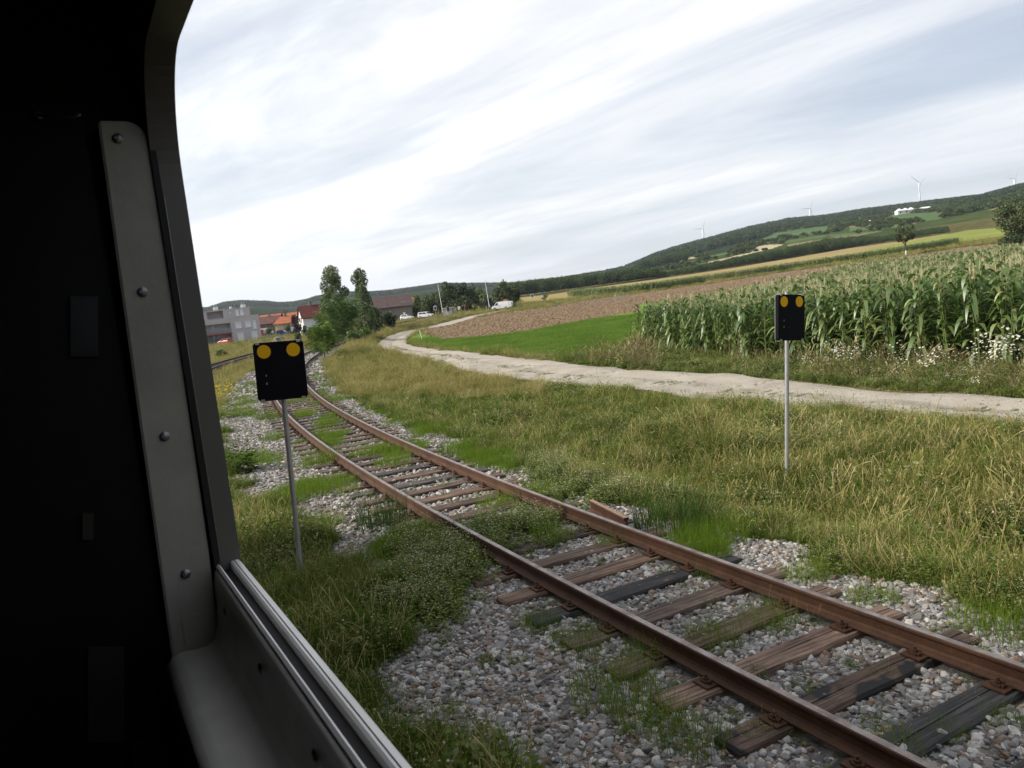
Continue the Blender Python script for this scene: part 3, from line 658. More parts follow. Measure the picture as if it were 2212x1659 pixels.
def blobs(r, n, rad, z0, z1, s):
    """small flower heads: three crossed petals each"""
    V = []; Fq = []; vv = []
    for i in range(n):
        a = r.uniform(0, 6.283); d = rad*r.random()**.5; c = np.array([d*math.cos(a), d*math.sin(a), r.uniform(z0, z1)])
        for k in range(2):
            m = r.normal(0, 1, 3); m[2] = abs(m[2])+1; m /= np.linalg.norm(m); u = np.cross(m, [1, 0, 0]); u /= np.linalg.norm(u); w = np.cross(m, u); q = s*r.uniform(.7, 1.2)
            o = len(V); V += [tuple(c-u*q), tuple(c-w*q), tuple(c+u*q), tuple(c+w*q)]; Fq.append((o, o+1, o+2, o+3)); vv.append(r.random())
    return V, Fq, vv
def proto(name, parts, mats):
    V = []; Fq = []; vv = []; mi = []
    for k, (a, b, c) in enumerate(parts):
        o = len(V); V += a; Fq += [tuple(i+o for i in f) for f in b]; vv += c; mi += [k]*len(b)
    return npmesh(name, np.array(V), np.array(Fq), mats, mi, vv, link=False)
NR = lambda s: np.random.default_rng(s)
LEAN = (.10, -.02)
P_green = [proto('grass_clump', [blades(NR(10+i), 76, .19, .08, .36, .0054, .8, lean=LEAN, flop=.5), stems(NR(50+i), 1+i % 2, .17, .35, .50, hw=.007), leafy(NR(55+i), 4, .18, .06, .22, .045)], [L_green, L_straw, L_weed]) for i in range(4)]
P_mid = [proto('grass_clump', [blades(NR(20+i), 76, .20, .08, .36, .0052, 1.1, lean=LEAN, flop=.9), stems(NR(60+i), 1+i % 3, .18, .26, .5, hw=.007, lean=(.15, 0)), leafy(NR(70+i), 9, .20, .06, .26, .05)], [L_mid, L_straw, L_weed]) for i in range(4)]
P_straw = [proto('grass_clump', [blades(NR(30+i), 26, .18, .08, .34, .006, .8, lean=LEAN), blades(NR(35+i), 30, .18, .10, .38, .006, .8, lean=LEAN, flop=.5), stems(NR(80+i), 14, .18, .25, .50, hw=.009, lean=(.12, 0))], [L_mid, L_straw, L_straw]) for i in range(3)]
P_weed = [proto('weed_clump', [leafy(NR(90+i), 20, .20, .05, .26, .055, 9), blobs(NR(95+i), 14, .18, .12, .25, .007)], [L_weed, leafmat('pale_flower_heads%d' % i, [(0, (.36, .33, .24)), (1, (.58, .54, .43))], .2)]) for i in range(2)]
P_daisy = [proto('flower_clump', [leafy(NR(100+i), 9, .2, .3, .7, .07, 10), blades(NR(105+i), 30, .2, .2, .55, .007, .6), blobs(NR(108+i), 15, .22, .55, .80, .020)], [L_weed, L_mid, L_white]) for i in range(2)]
P_dock = [proto('seed_weed_clump', [stems(NR(110+i), 22, .22, .5, .95, hw=.022), leafy(NR(115+i), 10, .2, .25, .75, .06, 9)], [leafmat('brown_seed_heads%d' % i, [(0, (.11, .09, .04)), (.5, (.22, .18, .085)), (1, (.42, .36, .22))], .2), L_weed]) for i in range(2)]
GP = P_green+P_mid+P_straw+P_weed+P_daisy+P_dock    # 0-3, 4-7, 8-10, 11-12, 13-14, 15-16
TRAIN_D = np.array([-math.sin(R(29)), math.cos(R(29))]); TRAIN_N = np.array([math.cos(R(29)), math.sin(R(29))])
def scatter_pts(n, D0, D1, X0=360, X1=2300, power=1.0, seed=1):
    """random ground points inside the wedge the train window looks over; power 1 = even over the ground, 2 = thinner with distance"""
    r = NR(seed); u = r.uniform(0, 1, n)
    if power == 1: D = np.sqrt(D0**2+u*(D1**2-D0**2))
    elif power == 2: D = D0*(D1/D0)**u
    else: D = 1/np.sqrt(1/D0**2+u*(1/D1**2-1/D0**2)) if power == 4 else (1/(1/D0+u*(1/D1-1/D0)))
    X = r.uniform(X0, X1, n); x = (X-1085)/F*D
    return x, D, r
TUFTS = []
def grass_mix(x, y, r):
    d = tdist(x, y); n = len(x); px, py, _ = pj(x, y, ground(x, y))
    pn = .5+.5*np.sin(x*.55+1.7*np.sin(y*.31)+.6)*np.sin(y*.43+1.1*np.sin(x*.5)); u = r.uniform(0, 1, n); out = np.full(n, 4)
    left = d < -1.8
    out = 4+r.integers(0, 4, n)
    g = left & (u < .8); out[g] = r.integers(0, 4, g.sum())
    st = (~left) & (u < .02+.10*pn); out[st] = 8+r.integers(0, 3, st.sum())
    dry = ((px > 680) & (px < 1180) & (py < 860) & (y > 14) & (d > 1.5)) | (left & (px < 640) & (py < 900) & (y > 16)) | (y > 60)
    s2 = dry & (u < .88); out[s2] = 8+r.integers(0, 3, s2.sum())
    gr = (~left) & (~dry) & (pn < .45) & (u > .45); out[gr] = r.integers(0, 4, gr.sum())
    wd_ = (~dry) & (r.random(n) < .10+.22*(np.sin(x*1.1+2)*np.sin(y*.9+1) > .2)); out[wd_] = 11+r.integers(0, 2, wd_.sum())
    hd = np.clip((px-1380)/800, 0, 1)   # weeds between the farm track and the corn
    pathx = (y > 14) & (px > 1380) & (zone(x, y-2.0) == Z_GRASS) & (d > 8)
    return out, pn
def in_train(x, y): return (x*TRAIN_N[0]+y*TRAIN_N[1] < .32)
def grass_layer(name, n, D0, D1, power, s0, s1, seed, grow=0.0, label=None, fn=None, zones=(Z_GRASS,), X0=360, X1=2300):
    x, y, r = scatter_pts(n, D0, D1, X0, X1, power=power, seed=seed); z = zone(x, y); k = np.isin(z, zones) & ~in_train(x, y); x, y = x[k], y[k]
    ip = inpoly(x, y, PATHPOLY[::4]); x, y = x[~ip], y[~ip]
    ch, pn = grass_mix(x, y, r); cl_ = .5+.5*np.sin(x*2.3+1.9*np.sin(y*1.7))*np.sin(y*2.0+1.5*np.sin(x*1.4)); s = r.uniform(s0, s1, len(x))*(1+grow*np.maximum(y-D0, 0))*(.55+.35*pn+.65*cl_**1.5)*np.exp(r.normal(0, .16, len(x)))
    if fn: x, y, ch, s = fn(x, y, ch, s, r)
    s = s*np.where((y < 17) & (tdist(x, y) > 3.2), 1.15, 1.0)
    # shorter at the edge of the ballast
    dd = tdist(x, y); s = s*np.where((dd > 1.5) & (dd < 2.6), .55+.4*(dd-1.5), 1.0)
    pe = np.minimum(np.abs(x[:, None]-PEDGE[None, :, 0])+np.abs(y[:, None]-PEDGE[None, :, 1]), 99).min(1) if len(x) else np.zeros(0)
    s = s*np.clip(.55+.28*pe, .55, 1)
    pts = np.stack([x, y, ground(x, y)-.01], -1); t = r.normal(0, .30, (len(x), 2))
    return scatter(name, pts, r.uniform(0, 6.28, len(x)), np.stack([s*(1+.012*y), s*(1+.012*y), s*r.uniform(.8, 1.2, len(x))], -1), ch, GP, label, t)
CORN_A = hit(1378, 752)[:2]; CORN_DIR = np.array([.50, .866])            # left edge of the corn, running away from us
CE = np.array([hit(*q)[:2] for q in [(1378, 752), (1500, 770), (1700, 784), (1900, 796), (2212, 812), (2700, 835), (3300, 860)]])
def corn_front(x, y):               # signed distance behind the front edge of the corn (positive inside)
    best = np.full(np.shape(x), 1e9); sg = np.zeros(np.shape(x))
    for a, b in zip(CE[:-1], CE[1:]):
        ab = b-a; L = np.hypot(*ab); t = np.clip(((x-a[0])*ab[0]+(y-a[1])*ab[1])/L**2, 0, 1); dd = np.hypot(x-a[0]-t*ab[0], y-a[1]-t*ab[1])
        s = np.sign(ab[0]*(y-a[1])-ab[1]*(x-a[0])); m = dd < best; best = np.where(m, dd, best); sg = np.where(m, s, sg)
    return best*sg
CN = np.array([CORN_DIR[1], -CORN_DIR[0]])
def corn_in(x, y): return (corn_front(x, y) > 0) & (((x-CORN_A[0])*CN[0]+(y-CORN_A[1])*CN[1]) > 0)
def verge(x, y, ch, s, r):
    cf = corn_front(x, y); px, py, _ = pj(x, y, ground(x, y))
    k = ~(corn_in(x, y) & (cf > 1.2)) ; x, y, ch, s, cf, px = x[k], y[k], ch[k], s[k], cf[k], px[k]
    m = (cf > -4.0) & (cf < 1.3) & (px > 1300); u = r.uniform(0, 1, len(x))
    ch = np.where(m & (u < .30), 11+r.integers(0, 2, len(x)), ch)
    ch = np.where(m & (u < .02) & (px > 1680), 13+r.integers(0, 2, len(x)), ch)
    ch = np.where(m & (u > .965) & (px > 1600), 15+r.integers(0, 2, len(x)), ch)
    ch = np.where((cf > -5) & (cf < 0) & (px > 1230) & (px < 1420) & (u > .86), 15+r.integers(0, 2, len(x)), ch)
    s = np.where(m & (ch < 13), s*.9, s); return x, y, ch, s
grass_layer('verge_grass', 34000, 2.4, 13, 1, .6, 1.0, 3, label='dense green and straw coloured grass beside the track', fn=verge)
grass_layer('bank_grass', 42000, 13, 34, 2, .6, .9, 4, .010, label='grass and weeds on the bank and along the farm track', fn=verge)
grass_layer('far_grass', 26000, 34, 110, 2, .7, 1.05, 5, .006, label='dry yellow grass beyond the bend of the track', fn=verge)
grass_layer('distant_grass', 16000, 110, 330, 2, .9, 1.3, 6, .002, label='rough grass around the level crossing')
grass_layer('meadow_grass', 26000, 4, 75, 2, .8, 1.2, 8, .008, label='long grass beside the distant track at the left', X0=-900, X1=362)
# low creeping cover over the ballast
PATCH = [(990, 1185, 120, 60), (890, 1210, 70, 50), (1140, 1140, 110, 45), (1250, 1040, 130, 45), (880, 1290, 110, 70), (1190, 1010, 80, 40), (1230, 1080, 60, 30), (960, 1250, 80, 60), (1300, 1060, 90, 40)]
xs, ys = [], []
rr_ = NR(77)
for (a, b, w, h) in PATCH:
    for _ in range(int(w*h/52)):
        q = rr_.normal(0, .42, 2); p = hit_p = None
        X, Y = a+q[0]*w, b+q[1]*h; d = ray(X, Y); t = -EYE/d[2]; xs.append(d[0]*t); ys.append(d[1]*t)
x = np.array(xs); y = np.array(ys); dd = tdist(x, y); k = (np.abs(np.abs(dd)-.75) > .10) & (np.sin(x*4.1+2*np.sin(y*2.3))*np.sin(y*3.3+1.3*np.sin(x*3.1)) > -.45); x, y = x[k], y[k]
scatter('creeping_weeds', np.stack([x, y, ground(x, y)-.005], -1), rr_.uniform(0, 6.28, len(x)), rr_.uniform(.55, 1.3, len(x)), 11+rr_.integers(0, 2, len(x)), GP, 'low leafy weeds creeping over the ballast')
x, y, r = scatter_pts(2600, 4, 60, power=2, seed=15); dd = tdist(x, y); k = (zone(x, y) == Z_BALLAST) & (np.abs(np.abs(dd)-.75) > .1) & (r.random(len(x)) < np.where(y > 12, .7, .22)); x, y = x[k], y[k]
scatter('sparse_weeds', np.stack([x, y, ground(x, y)-.005], -1), r.uniform(0, 6.28, len(x)), r.uniform(.22, .5, len(x))*(1+.02*y), np.where(r.random(len(x)) < .5, 11+r.integers(0, 2, len(x)), r.integers(0, 4, len(x))), GP, 'thin grass and seedlings between the stones')
P_horse = [proto('horsetail_tuft', [blades(NR(210+i), 130, .20, .08, .28, .005, .35), blades(NR(215+i), 40, .22, .02, .12, .0045, .9)], [L_horse, L_horse]) for i in range(3)]
x, y, r = scatter_pts(9000, 8, 55, 420, 1500, power=2, seed=16); dd = tdist(x, y); pt_ = np.sin(x*1.9+1.4*np.sin(y*.7)+.5)*np.sin(y*1.15+1.2*np.sin(x*1.3)); k = (zone(x, y) == Z_BALLAST) & (np.abs(np.abs(dd)-.75) > .12) & (pt_ > np.where(y > 14, .12, .66)) & ((dd > 1.3) | ((dd < -1.2) & (pt_ > .45)) | (pt_ > .30)); x, y = x[k], y[k]
scatter('horsetail_cover', np.stack([x, y, ground(x, y)-.005], -1), r.uniform(0, 6.28, len(x)), np.stack([r.uniform(.7, 1.3, len(x))]*2+[r.uniform(.45, 1.1, len(x))], -1), r.integers(0, 3, len(x)), P_horse, 'soft green horsetail spreading over the ballast')
cr0 = NR(46); ii = cr0.integers(5, 395, 5000); tcr = np.clip(cr0.normal(.60, .07, 5000), .3, .9); qx = PP[ii, 0, 0]*(1-tcr)+PP[ii, -1, 0]*tcr; qy = PP[ii, 0, 1]*(1-tcr)+PP[ii, -1, 1]*tcr; k = (np.sin(qx*1.3+np.sin(qy*2.1)*1.5) > .45) & (qy < 70) & (qy > 10); qx, qy = qx[k], qy[k]
scatter('track_centre_grass', np.stack([qx, qy, ground(qx, qy)+.045], -1), cr0.uniform(0, 6.28, len(qx)), cr0.uniform(.12, .34, len(qx)), np.where(cr0.random(len(qx)) < .6, 11+cr0.integers(0, 2, len(qx)), cr0.integers(0, 4, len(qx))), GP, 'broken line of low grass along the middle of the farm track')
# rough clods in the ploughed field and the young crop of the meadow
P_crop = [proto('crop_tuft', [blades(NR(200+i), 26, .25, .06, .16, .012, .6, 2)], [leafmat('young_crop_blades%d' % i, [(0, (.085, .145, .025)), (.6, (.145, .235, .042)), (1, (.22, .27, .08))], .35, world=.3)]) for i in range(2)]
x, y, r = scatter_pts(26000, 22, 80, 850, 1500, power=2, seed=21); k = zone(x, y) == Z_MEADOW; x, y = x[k], y[k]
scatter('crop_blades', np.stack([x, y, ground(x, y)], -1), r.uniform(0, 6.28, len(x)), r.uniform(1, 1.8, len(x)), r.integers(0, 2, len(x)), P_crop, 'short bright green young crop')
def rock(seed, sub=1):
    bm = bmesh.new(); bmesh.ops.create_icosphere(bm, subdivisions=sub, radius=.5); r = random.Random(seed)
    ax = [r.uniform(.8, 1.25), r.uniform(.65, 1.0), r.uniform(.5, .8)]
    pl = [(Vector((r.gauss(0, 1), r.gauss(0, 1), r.gauss(0, 1))).normalized(), r.uniform(.24, .38)) for _ in range(9)]
    for v in bm.verts:
        c = v.co.copy()
        for nrm, dd in pl:
            k = c.dot(nrm)
            if k > dd: c -= nrm*(k-dd)
        v.co = Vector((c.x*ax[0], c.y*ax[1], c.z*ax[2]))*1.18*r.uniform(.96, 1.04)
    me = bpy.data.meshes.new('stone'); bm.to_mesh(me); bm.free(); me.materials.append(M_stone); return bpy.data.objects.new('stone', me)
ROCK = [rock(s, 2) for s in range(7)]
SA = np.array(SLEEP)
def off_sleeper(x, y, tol=.128):
    keep = np.ones(len(x), bool)
    for sx, sy, rz in SLEEP:
        if sy > y.max()+2: break
        c, s = math.cos(rz), math.sin(rz); lx = (x-sx)*c+(y-sy)*s; ly = -(x-sx)*s+(y-sy)*c
        keep &= ~((np.abs(lx) < 1.30) & (np.abs(ly) < tol))
    return keep
def stones(name, n, D0, D1, s0, s1, seed, zoff, label, power=1, f=None):
    r = NR(seed); u = r.uniform(0, 1, n); y = D0+(D1-D0)*u if power == 1 else D0*(D1/D0)**u; d = r.uniform(-3.2, 2.4, n); L = np.sqrt(1+trackdx(y)**2)
    x = trackx(y)+d*L; k = zone(x, y) == Z_BALLAST; k &= (np.abs(np.abs(d)-.75) > .085) & ~in_train(x, y); x, y = x[k], y[k]
    keep = off_sleeper(x, y) | (r.random(len(x)) < .03)
    x, y = x[keep], y[keep]; s = np.clip(np.exp(r.normal(math.log((s0+s1)/2*.95), .40, len(x))), s0*.45, s1*1.45)
    onw = ~off_sleeper(x, y); z = ground(x, y)+r.uniform(zoff[0], zoff[1], len(x))-.012; z = np.where(onw, z+.03, z)
    z = z+.008
    return scatter(name, np.stack([x, y, z], -1), r.uniform(0, 6.28, len(x)), s, r.integers(0, 7, len(x)), ROCK, label, r.uniform(-.6, .6, (len(x), 2)))
stones('ballast_stones', 80000, 2.5, 11, .040, .060, 31, (-.022, .014), 'loose grey white and tan ballast stones around the sleepers')
stones('far_ballast_stones', 62000, 11, 34, .048, .068, 32, (-.022, .018), 'ballast stones further along the curved track')
stones('distant_ballast_stones', 9000, 34, 70, .10, .14, 33, (-.04, .04), 'ballast stones near the far end of the bend')
r = NR(41)
# stray stones on the farm track
x, y, r = scatter_pts(9000, 12, 45, power=2, seed=42); k = inpoly(x, y, PATHPOLY[::4]); x, y = x[k], y[k]
scatter('path_stones', np.stack([x, y, ground(x, y)+.048], -1), r.uniform(0, 6.28, len(x)), r.uniform(.012, .04, len(x)), r.integers(0, 7, len(x)), ROCK, 'small pale stones on the farm track')
x, y, r = scatter_pts(5200, 12, 60, power=2, seed=44); k = inpoly(x, y, PATHPOLY[::4]) & (np.sin(x*.9+1.5*np.sin(y*.6))*np.sin(y*1.1+x*.3) > .62); x, y = x[k], y[k]
scatter('path_weeds', np.stack([x, y, ground(x, y)+.04], -1), r.uniform(0, 6.28, len(x)), r.uniform(.15, .35, len(x)), np.where(r.random(len(x)) < .5, 11+r.integers(0, 2, len(x)), r.integers(0, 4, len(x))), GP, 'low tufts of grass on the farm track')
# clods
M_clod = soil('soil_clod', [(.3, (.12, .080, .050)), (.5, (.205, .146, .095)), (.7, (.31, .24, .16))], 1.2, 8, 8, .6, .05)
CL = []
for q in ROCK[:4]:
    m = q.data.copy(); m.materials.clear(); m.materials.append(M_clod); CL.append(bpy.data.objects.new('clod', m))
x, y, r = scatter_pts(30000, 40, 205, 850, 2300, power=2, seed=43); k = (zone(x, y) == Z_BROWN) & ~corn_in(x, y); x, y = x[k], y[k]
scatter('soil_clods', np.stack([x, y, ground(x, y)], -1), r.uniform(0, 6.28, len(x)), r.uniform(.10, .34, len(x))*(.6+y/150), r.integers(0, 4, len(x)), CL, 'rough clods of the ploughed field')

# ------------------------------------------------------------------ weed clumps one can point to
def weed_thing(name, parts, mats, px, py, s, label, cat, group, at_pt=None):
    p = hit(px, py) if at_pt is None else at_pt
    key = name+str(id(parts)); o = npmesh(name, np.array(parts[0]), np.array(parts[1]), mats, parts[2], parts[3]); o.location = tuple(p-np.array([0, 0, .01])); o.scale = (s, s, s); o.rotation_euler = (0, 0, random.uniform(0, 6)); tag(o, label, cat, group); return o
def join(parts):
    V = []; Fq = []; vv = []; mi = []
    for k, (a, b, c) in enumerate(parts):
        o = len(V); V += a; Fq += [tuple(i+o for i in f) for f in b]; vv += c; mi += [k]*len(b)
    return V, Fq, mi, vv
HS = [(665, 900, 1.3, 'rail gap just under the near black board'), (705, 925, 1.2, 'two bright tufts between the rails, the nearer one'), (575, 905, 1.4, 'stone shoulder left of the near black board pole'), (590, 950, 1.2, 'stone shoulder beside the steel pole at board height'),
 (690, 1005, 1.6, 'stones right of the steel pole'), (800, 985, 1.5, 'between the rails, wide yellow green mat furthest back'), (850, 1005, 1.4, 'mat beside the inner face of the near rail'),
 (930, 940, 1.5, 'outer edge of the far rail by the bank'), (990, 980, 1.5, 'outer edge of the far rail, largest of three'), (755, 1062, .8, 'alone on grey stones left of the near rail'),
 (1070, 1095, 1.2, 'between the rails above the creeping weeds'), (1190, 1170, 1.3, 'between the rails below the creeping weeds'), (1322, 1180, .9, 'thin, between the rails level with the rail offcut'),
 (1560, 1165, 1.5, 'brightest one, at the foot of the bank'), (1600, 1150, 1.1, 'behind the brightest clump at the foot of the bank'), (1522, 1243, .8, 'against the inner side of the far rail, right of centre'),
 (1160, 1352, .9, 'on dark stones between sleeper ends left of the near rail'), (1255, 1395, 1.1, 'left of the near rail at a sleeper end, bright'), (1325, 1500, 1.5, 'large, on the stones at bottom centre'), (1400, 1425, 1.0, 'hiding the foot of the near rail'),
 (1400, 1560, 1.2, 'on stones at bottom centre, below the large one'), (1660, 1352, 1.1, 'between the rails in front of the pale split sleeper'), (1545, 1385, 1.1, 'between the rails on a brown sleeper'), (1740, 1250, 1.0, 'a flat mat on stones beyond the far rail'),
 (1885, 1300, 1.0, 'beyond the far rail, right of the flat mat'), (2120, 1345, 1.1, 'at the right edge on stones below the bank'), (2190, 1375, 1.2, 'cut by the right edge of the picture below the bank'), (1500, 1610, 1.1, 'bottom edge, left of the near rail'),
 (2050, 1590, .6, 'bottom right between the rails, on the dark cracked sleeper'), (2165, 1560, .6, 'bottom right corner between the rails'), (1930, 1620, .8, 'bottom edge, beside the inner foot of the near rail')]
for i, (a, b, s, w) in enumerate(HS):
    r = NR(300+i); P = join([blades(r, 300, .24, .06, .27, .0050, .35), blades(r, 120, .27, .03, .14, .0045, .8), leafy(r, 10, .16, .10, .24, .02, 8)])
    dist = hit(a, b)[1]
    weed_thing('horsetail_clump', P, [L_horse, L_horse, L_horse], a, b, s*(1.0 if dist < 14 else 1.25), 'feathery green horsetail clump, '+w, 'weed clump', 'horsetail clumps in the ballast')
# broad dark grass tussocks
TU = [(825, 1135, 1.25, 'dark green grass tussock on the stones left of the near rail', 'mid'), (1450, 1140, 1.5, 'tall blue green grass tussock at the foot of the bank by the rail offcut', 'mid'), (520, 1020, 1.2, 'broad leaved dark nettle bush at the window edge', 'nettle')]
for i, (a, b, s, lb, k) in enumerate(TU):
    r = NR(400+i)
    P = join([blades(r, 420, .32, .2, .5, .006, .35)]) if k == 'mid' else join([leafy(r, 34, .3, .35, .72, .12, 12)])
    weed_thing('grass_tussock' if k == 'mid' else 'nettle_bush', P, [leafmat('tussock_leaf%d' % i, [(0, (.028, .058, .014)), (.6, (.060, .105, .026)), (1, (.11, .15, .045))], .3)], a, b, s, lb, 'grass tussock' if k == 'mid' else 'bush', None)
for i, (a, b, lb) in enumerate([(935, 1205, 'cream flowered toadflax left of the near rail, the left one of two'), (970, 1200, 'cream flowered toadflax left of the near rail, the taller right one'), (1030, 1235, 'small pale toadflax nearest the near rail')]):
    r = NR(450+i); P = join([leafy(r, 6, .06, .14, .26, .035, 12), blobs(r, 12, .05, .20, .32, .011)]); weed_thing('toadflax', P, [L_horse, L_cream], a, b, 1.0, lb, 'wild flower', 'cream toadflax by the near rail')
r = NR(460); P = join([leafy(r, 26, .3, .3, .62, .07, 14), blobs(r, 130, .30, .5, .72, .016)]); weed_thing('goldenrod', P, [L_horse, L_yellow], 486, 905, 1.7, 'yellow goldenrod in bloom on the grass at the window edge', 'wild flower', None)
r = NR(461)
DS = [(2180, 838, 1.5, 'big white flowered daisy bush at the right edge before the corn'), (2140, 832, 1.2, 'white flowered daisy bush left of the biggest one'), (1830, 812, .9, 'small white daisy bush right of the far black board')]
for a, b, s, lb in DS:
    P = join([leafy(r, 24, .35, .35, .8, .06, 12), blobs(r, 70, .40, .55, .92, .024)]); weed_thing('daisy_bush', P, [L_weed, L_white], a, b, s, lb, 'wild flower', 'white daisies before the corn')

# ------------------------------------------------------------------ corn
def corn_parts(seed, low=False):
    r = NR(seed); H = r.uniform(2.05, 2.45); lx, ly = r.normal(0, .05, 2)
    SV = []; SF = []; n = 5
    zs = [0, H*.45, H*.86]; rd = [.014, .012, .006]
    for z, q in zip(zs, rd):
        for k in range(n): SV.append((lx*z/H+q*math.cos(k*1.2566), ly*z/H+q*math.sin(k*1.2566), z))
    for i in range(2):
        for k in range(n): SF.append((i*n+k, i*n+(k+1) % n, (i+1)*n+(k+1) % n, (i+1)*n+k))
    LV = []; LF = []; lv = []; nl = 10 if low else 15; base = r.uniform(0, 3.14)
    for i in range(nl):
        t = (i+.8)/nl; z0 = H*(.10+.78*t); a = base+(i % 2)*math.pi+r.normal(0, .35); L = r.uniform(.55, .85)*(1.05-.45*abs(t-.5)); w = .047*r.uniform(.8, 1.25)
        dx, dy = math.cos(a), math.sin(a); up = r.uniform(.55, 1.0); dr = r.uniform(.5, 1.35); tw = r.uniform(-.5, .5); seg = 4 if low else 6; o = len(LV); c = r.random()
        for k in range(seg+1):
            q = k/seg; ww = w*(math.sin(math.pi*min(1, .18+.82*q))**.6 if q < .98 else .05)
            x = L*(.85*q-.15*q*q); z = L*(up*q-dr*q*q*1.05); hx, hy = -dy, dx; tz = tw*q+r.normal(0, .12)
            px, py, pz = lx*z0/H+dx*x, ly*z0/H+dy*x, z0+z
            LV += [(px+hx*ww, py+hy*ww, pz+ww*tz+.3*ww), (px-hx*ww, py-hy*ww, pz-ww*tz+.3*ww)]
        for k in range(seg): LF.append((o+2*k, o+2*k+1, o+2*k+3, o+2*k+2)); lv.append(min(1, max(0, c*.75+.25*(1-t)+(.2 if k == seg-1 else 0))))
    TV = []; TF = []; tvv = []
    for i in range(5):
        a = r.uniform(0, 6.283); L = r.uniform(.16, .30); sp = r.uniform(.0, .5) if i else 0; o = len(TV); c = r.random(); x0, y0, z0 = lx*.86, ly*.86, H*.86+r.uniform(0, .06)
        for k in range(3):
            q = k/2; w = .007*(1-.5*q); x = x0+math.cos(a)*L*sp*q; y = y0+math.sin(a)*L*sp*q; z = z0+L*(q-.35*sp*q*q)
            TV += [(x+w, y, z), (x-w, y, z)]
        for k in range(2): TF.append((o+2*k, o+2*k+1, o+2*k+3, o+2*k+2)); tvv.append(c)
    return (SV, SF, [.5]*len(SF)), (LV, LF, lv), (TV, TF, tvv)
CP = [corn_parts(500+i) for i in range(6)]
CM = []
for s, l, t in CP:
    CM.append([npmesh(nm, np.array(q[0]), np.array(q[1]), m, None, q[2], link=False).data for nm, q, m in (('stalk', s, L_cstalk), ('leaves', l, L_corn), ('tassel', t, L_ctassel))])
P_corn = []
for i in range(5):
    s, l, t = corn_parts(520+i, True); P_corn.append(proto('corn_plant', [s, l, t], [L_cstalk, L_corn, L_ctassel]))
# rows run parallel to the left edge of the field
rows = []
for i in range(0, 170):
    for j in range(0, 700):
        rows.append((i*.72, j*.19))
rows = np.array(rows); r = NR(600); rows += r.normal(0, .05, rows.shape)
cxp = CORN_A[0]+CN[0]*rows[:, 0]+CORN_DIR[0]*(rows[:, 1]-45); cyp = CORN_A[1]+CN[1]*rows[:, 0]+CORN_DIR[1]*(rows[:, 1]-45)
cf = corn_front(cxp, cyp); px, py, _ = pj(cxp, cyp, ground(cxp, cyp)+1); k = (cf > .15) & (cyp > 8) & (px < 2330) & (px > 1300) & (((cxp-CORN_A[0])*CN[0]+(cyp-CORN_A[1])*CN[1]) > -.05)
edge_l = (cxp-CORN_A[0])*CN[0]+(cyp-CORN_A[1])*CN[1]
k &= (cf < 9) | (r.random(len(cf)) < np.where(cf < 25, .6, .33)); 
cxp, cyp, cf, edge_l = cxp[k], cyp[k], cf[k], edge_l[k]
dist = np.hypot(cxp, cyp)
vis = np.minimum(cf, 99)*2.2+dist*.35      # front row first, nearest first
order = np.argsort(vis); near = order[:300]; rest = order[300:]
def cgrow(x, y): return 1+.16*smooth(35-y, 0, 15)*(1-smooth(y, 60, 100))
for n_, i in enumerate(near):
    e = empty('corn_plant', (cxp[i], cyp[i], float(ground(cxp[i], cyp[i]))), r.uniform(0, 6.28)); s = r.uniform(.90, 1.08)*cgrow(cxp[i], cyp[i]); e.scale = (s, s, s); e.rotation_euler[0] = r.normal(0, .035); e.rotation_euler[1] = .03+r.normal(0, .035)
    tag(e, 'green corn plant with pale tassel in the front of the corn field', 'corn plant', 'corn plants along the front edge of the field')
    for nm, me in zip(('stalk', 'leaves', 'tassel'), CM[n_ % 6]):
        o = bpy.data.objects.new(nm, me); COL.objects.link(o); o.parent = e
scatter('corn_field', np.stack([cxp[rest], cyp[rest], ground(cxp[rest], cyp[rest])], -1), r.uniform(0, 6.28, len(rest)), np.stack([np.where(cf[rest] > 9, 1.25, 1.0)*r.uniform(.9, 1.1, len(rest))]*2+[r.uniform(.90, 1.08, len(rest))*cgrow(cxp[rest], cyp[rest])], -1), r.integers(0, 5, len(rest)), P_corn, 'dense corn plants filling the field behind its front rows')
# the far strip of corn
STRIP = np.array([hit(*q)[:2] for q in [(1227, 641), (1296, 638.6), (1382, 630), (1418, 626), (1540, 607), (1662, 590), (1750, 576.5), (1836, 564), (1900, 554), (1989, 541), (2079, 525)]])
ss = resample(STRIP, 300); pts = []
nx = np.gradient(ss[:, 0]); ny = np.gradient(ss[:, 1]); L = np.hypot(nx, ny); nrm = np.stack([-ny/L, nx/L], 1); L0 = np.concatenate([[0], np.cumsum(np.hypot(*np.diff(ss, axis=0).T))])
for j in range(7):
    for s_ in np.arange(0, L0[-1], .42):
        q = np.array([np.interp(s_+r.normal(0, .1), L0, ss[:, 0]), np.interp(s_, L0, ss[:, 1])]); m = np.array([np.interp(s_, L0, nrm[:, 0]), np.interp(s_, L0, nrm[:, 1])])
        pts.append(q+m*(.2+j*.8+r.normal(0, .15)))
pts = np.array(pts)
scatter('corn_strip', np.stack([pts[:, 0], pts[:, 1], ground(pts[:, 0], pts[:, 1])], -1), r.uniform(0, 6.28, len(pts)), np.stack([r.uniform(1.3, 1.7, len(pts))]*2+[r.uniform(.88, 1.1, len(pts))], -1), r.integers(0, 5, len(pts)), P_corn, 'long narrow strip of corn beyond the ploughed field')

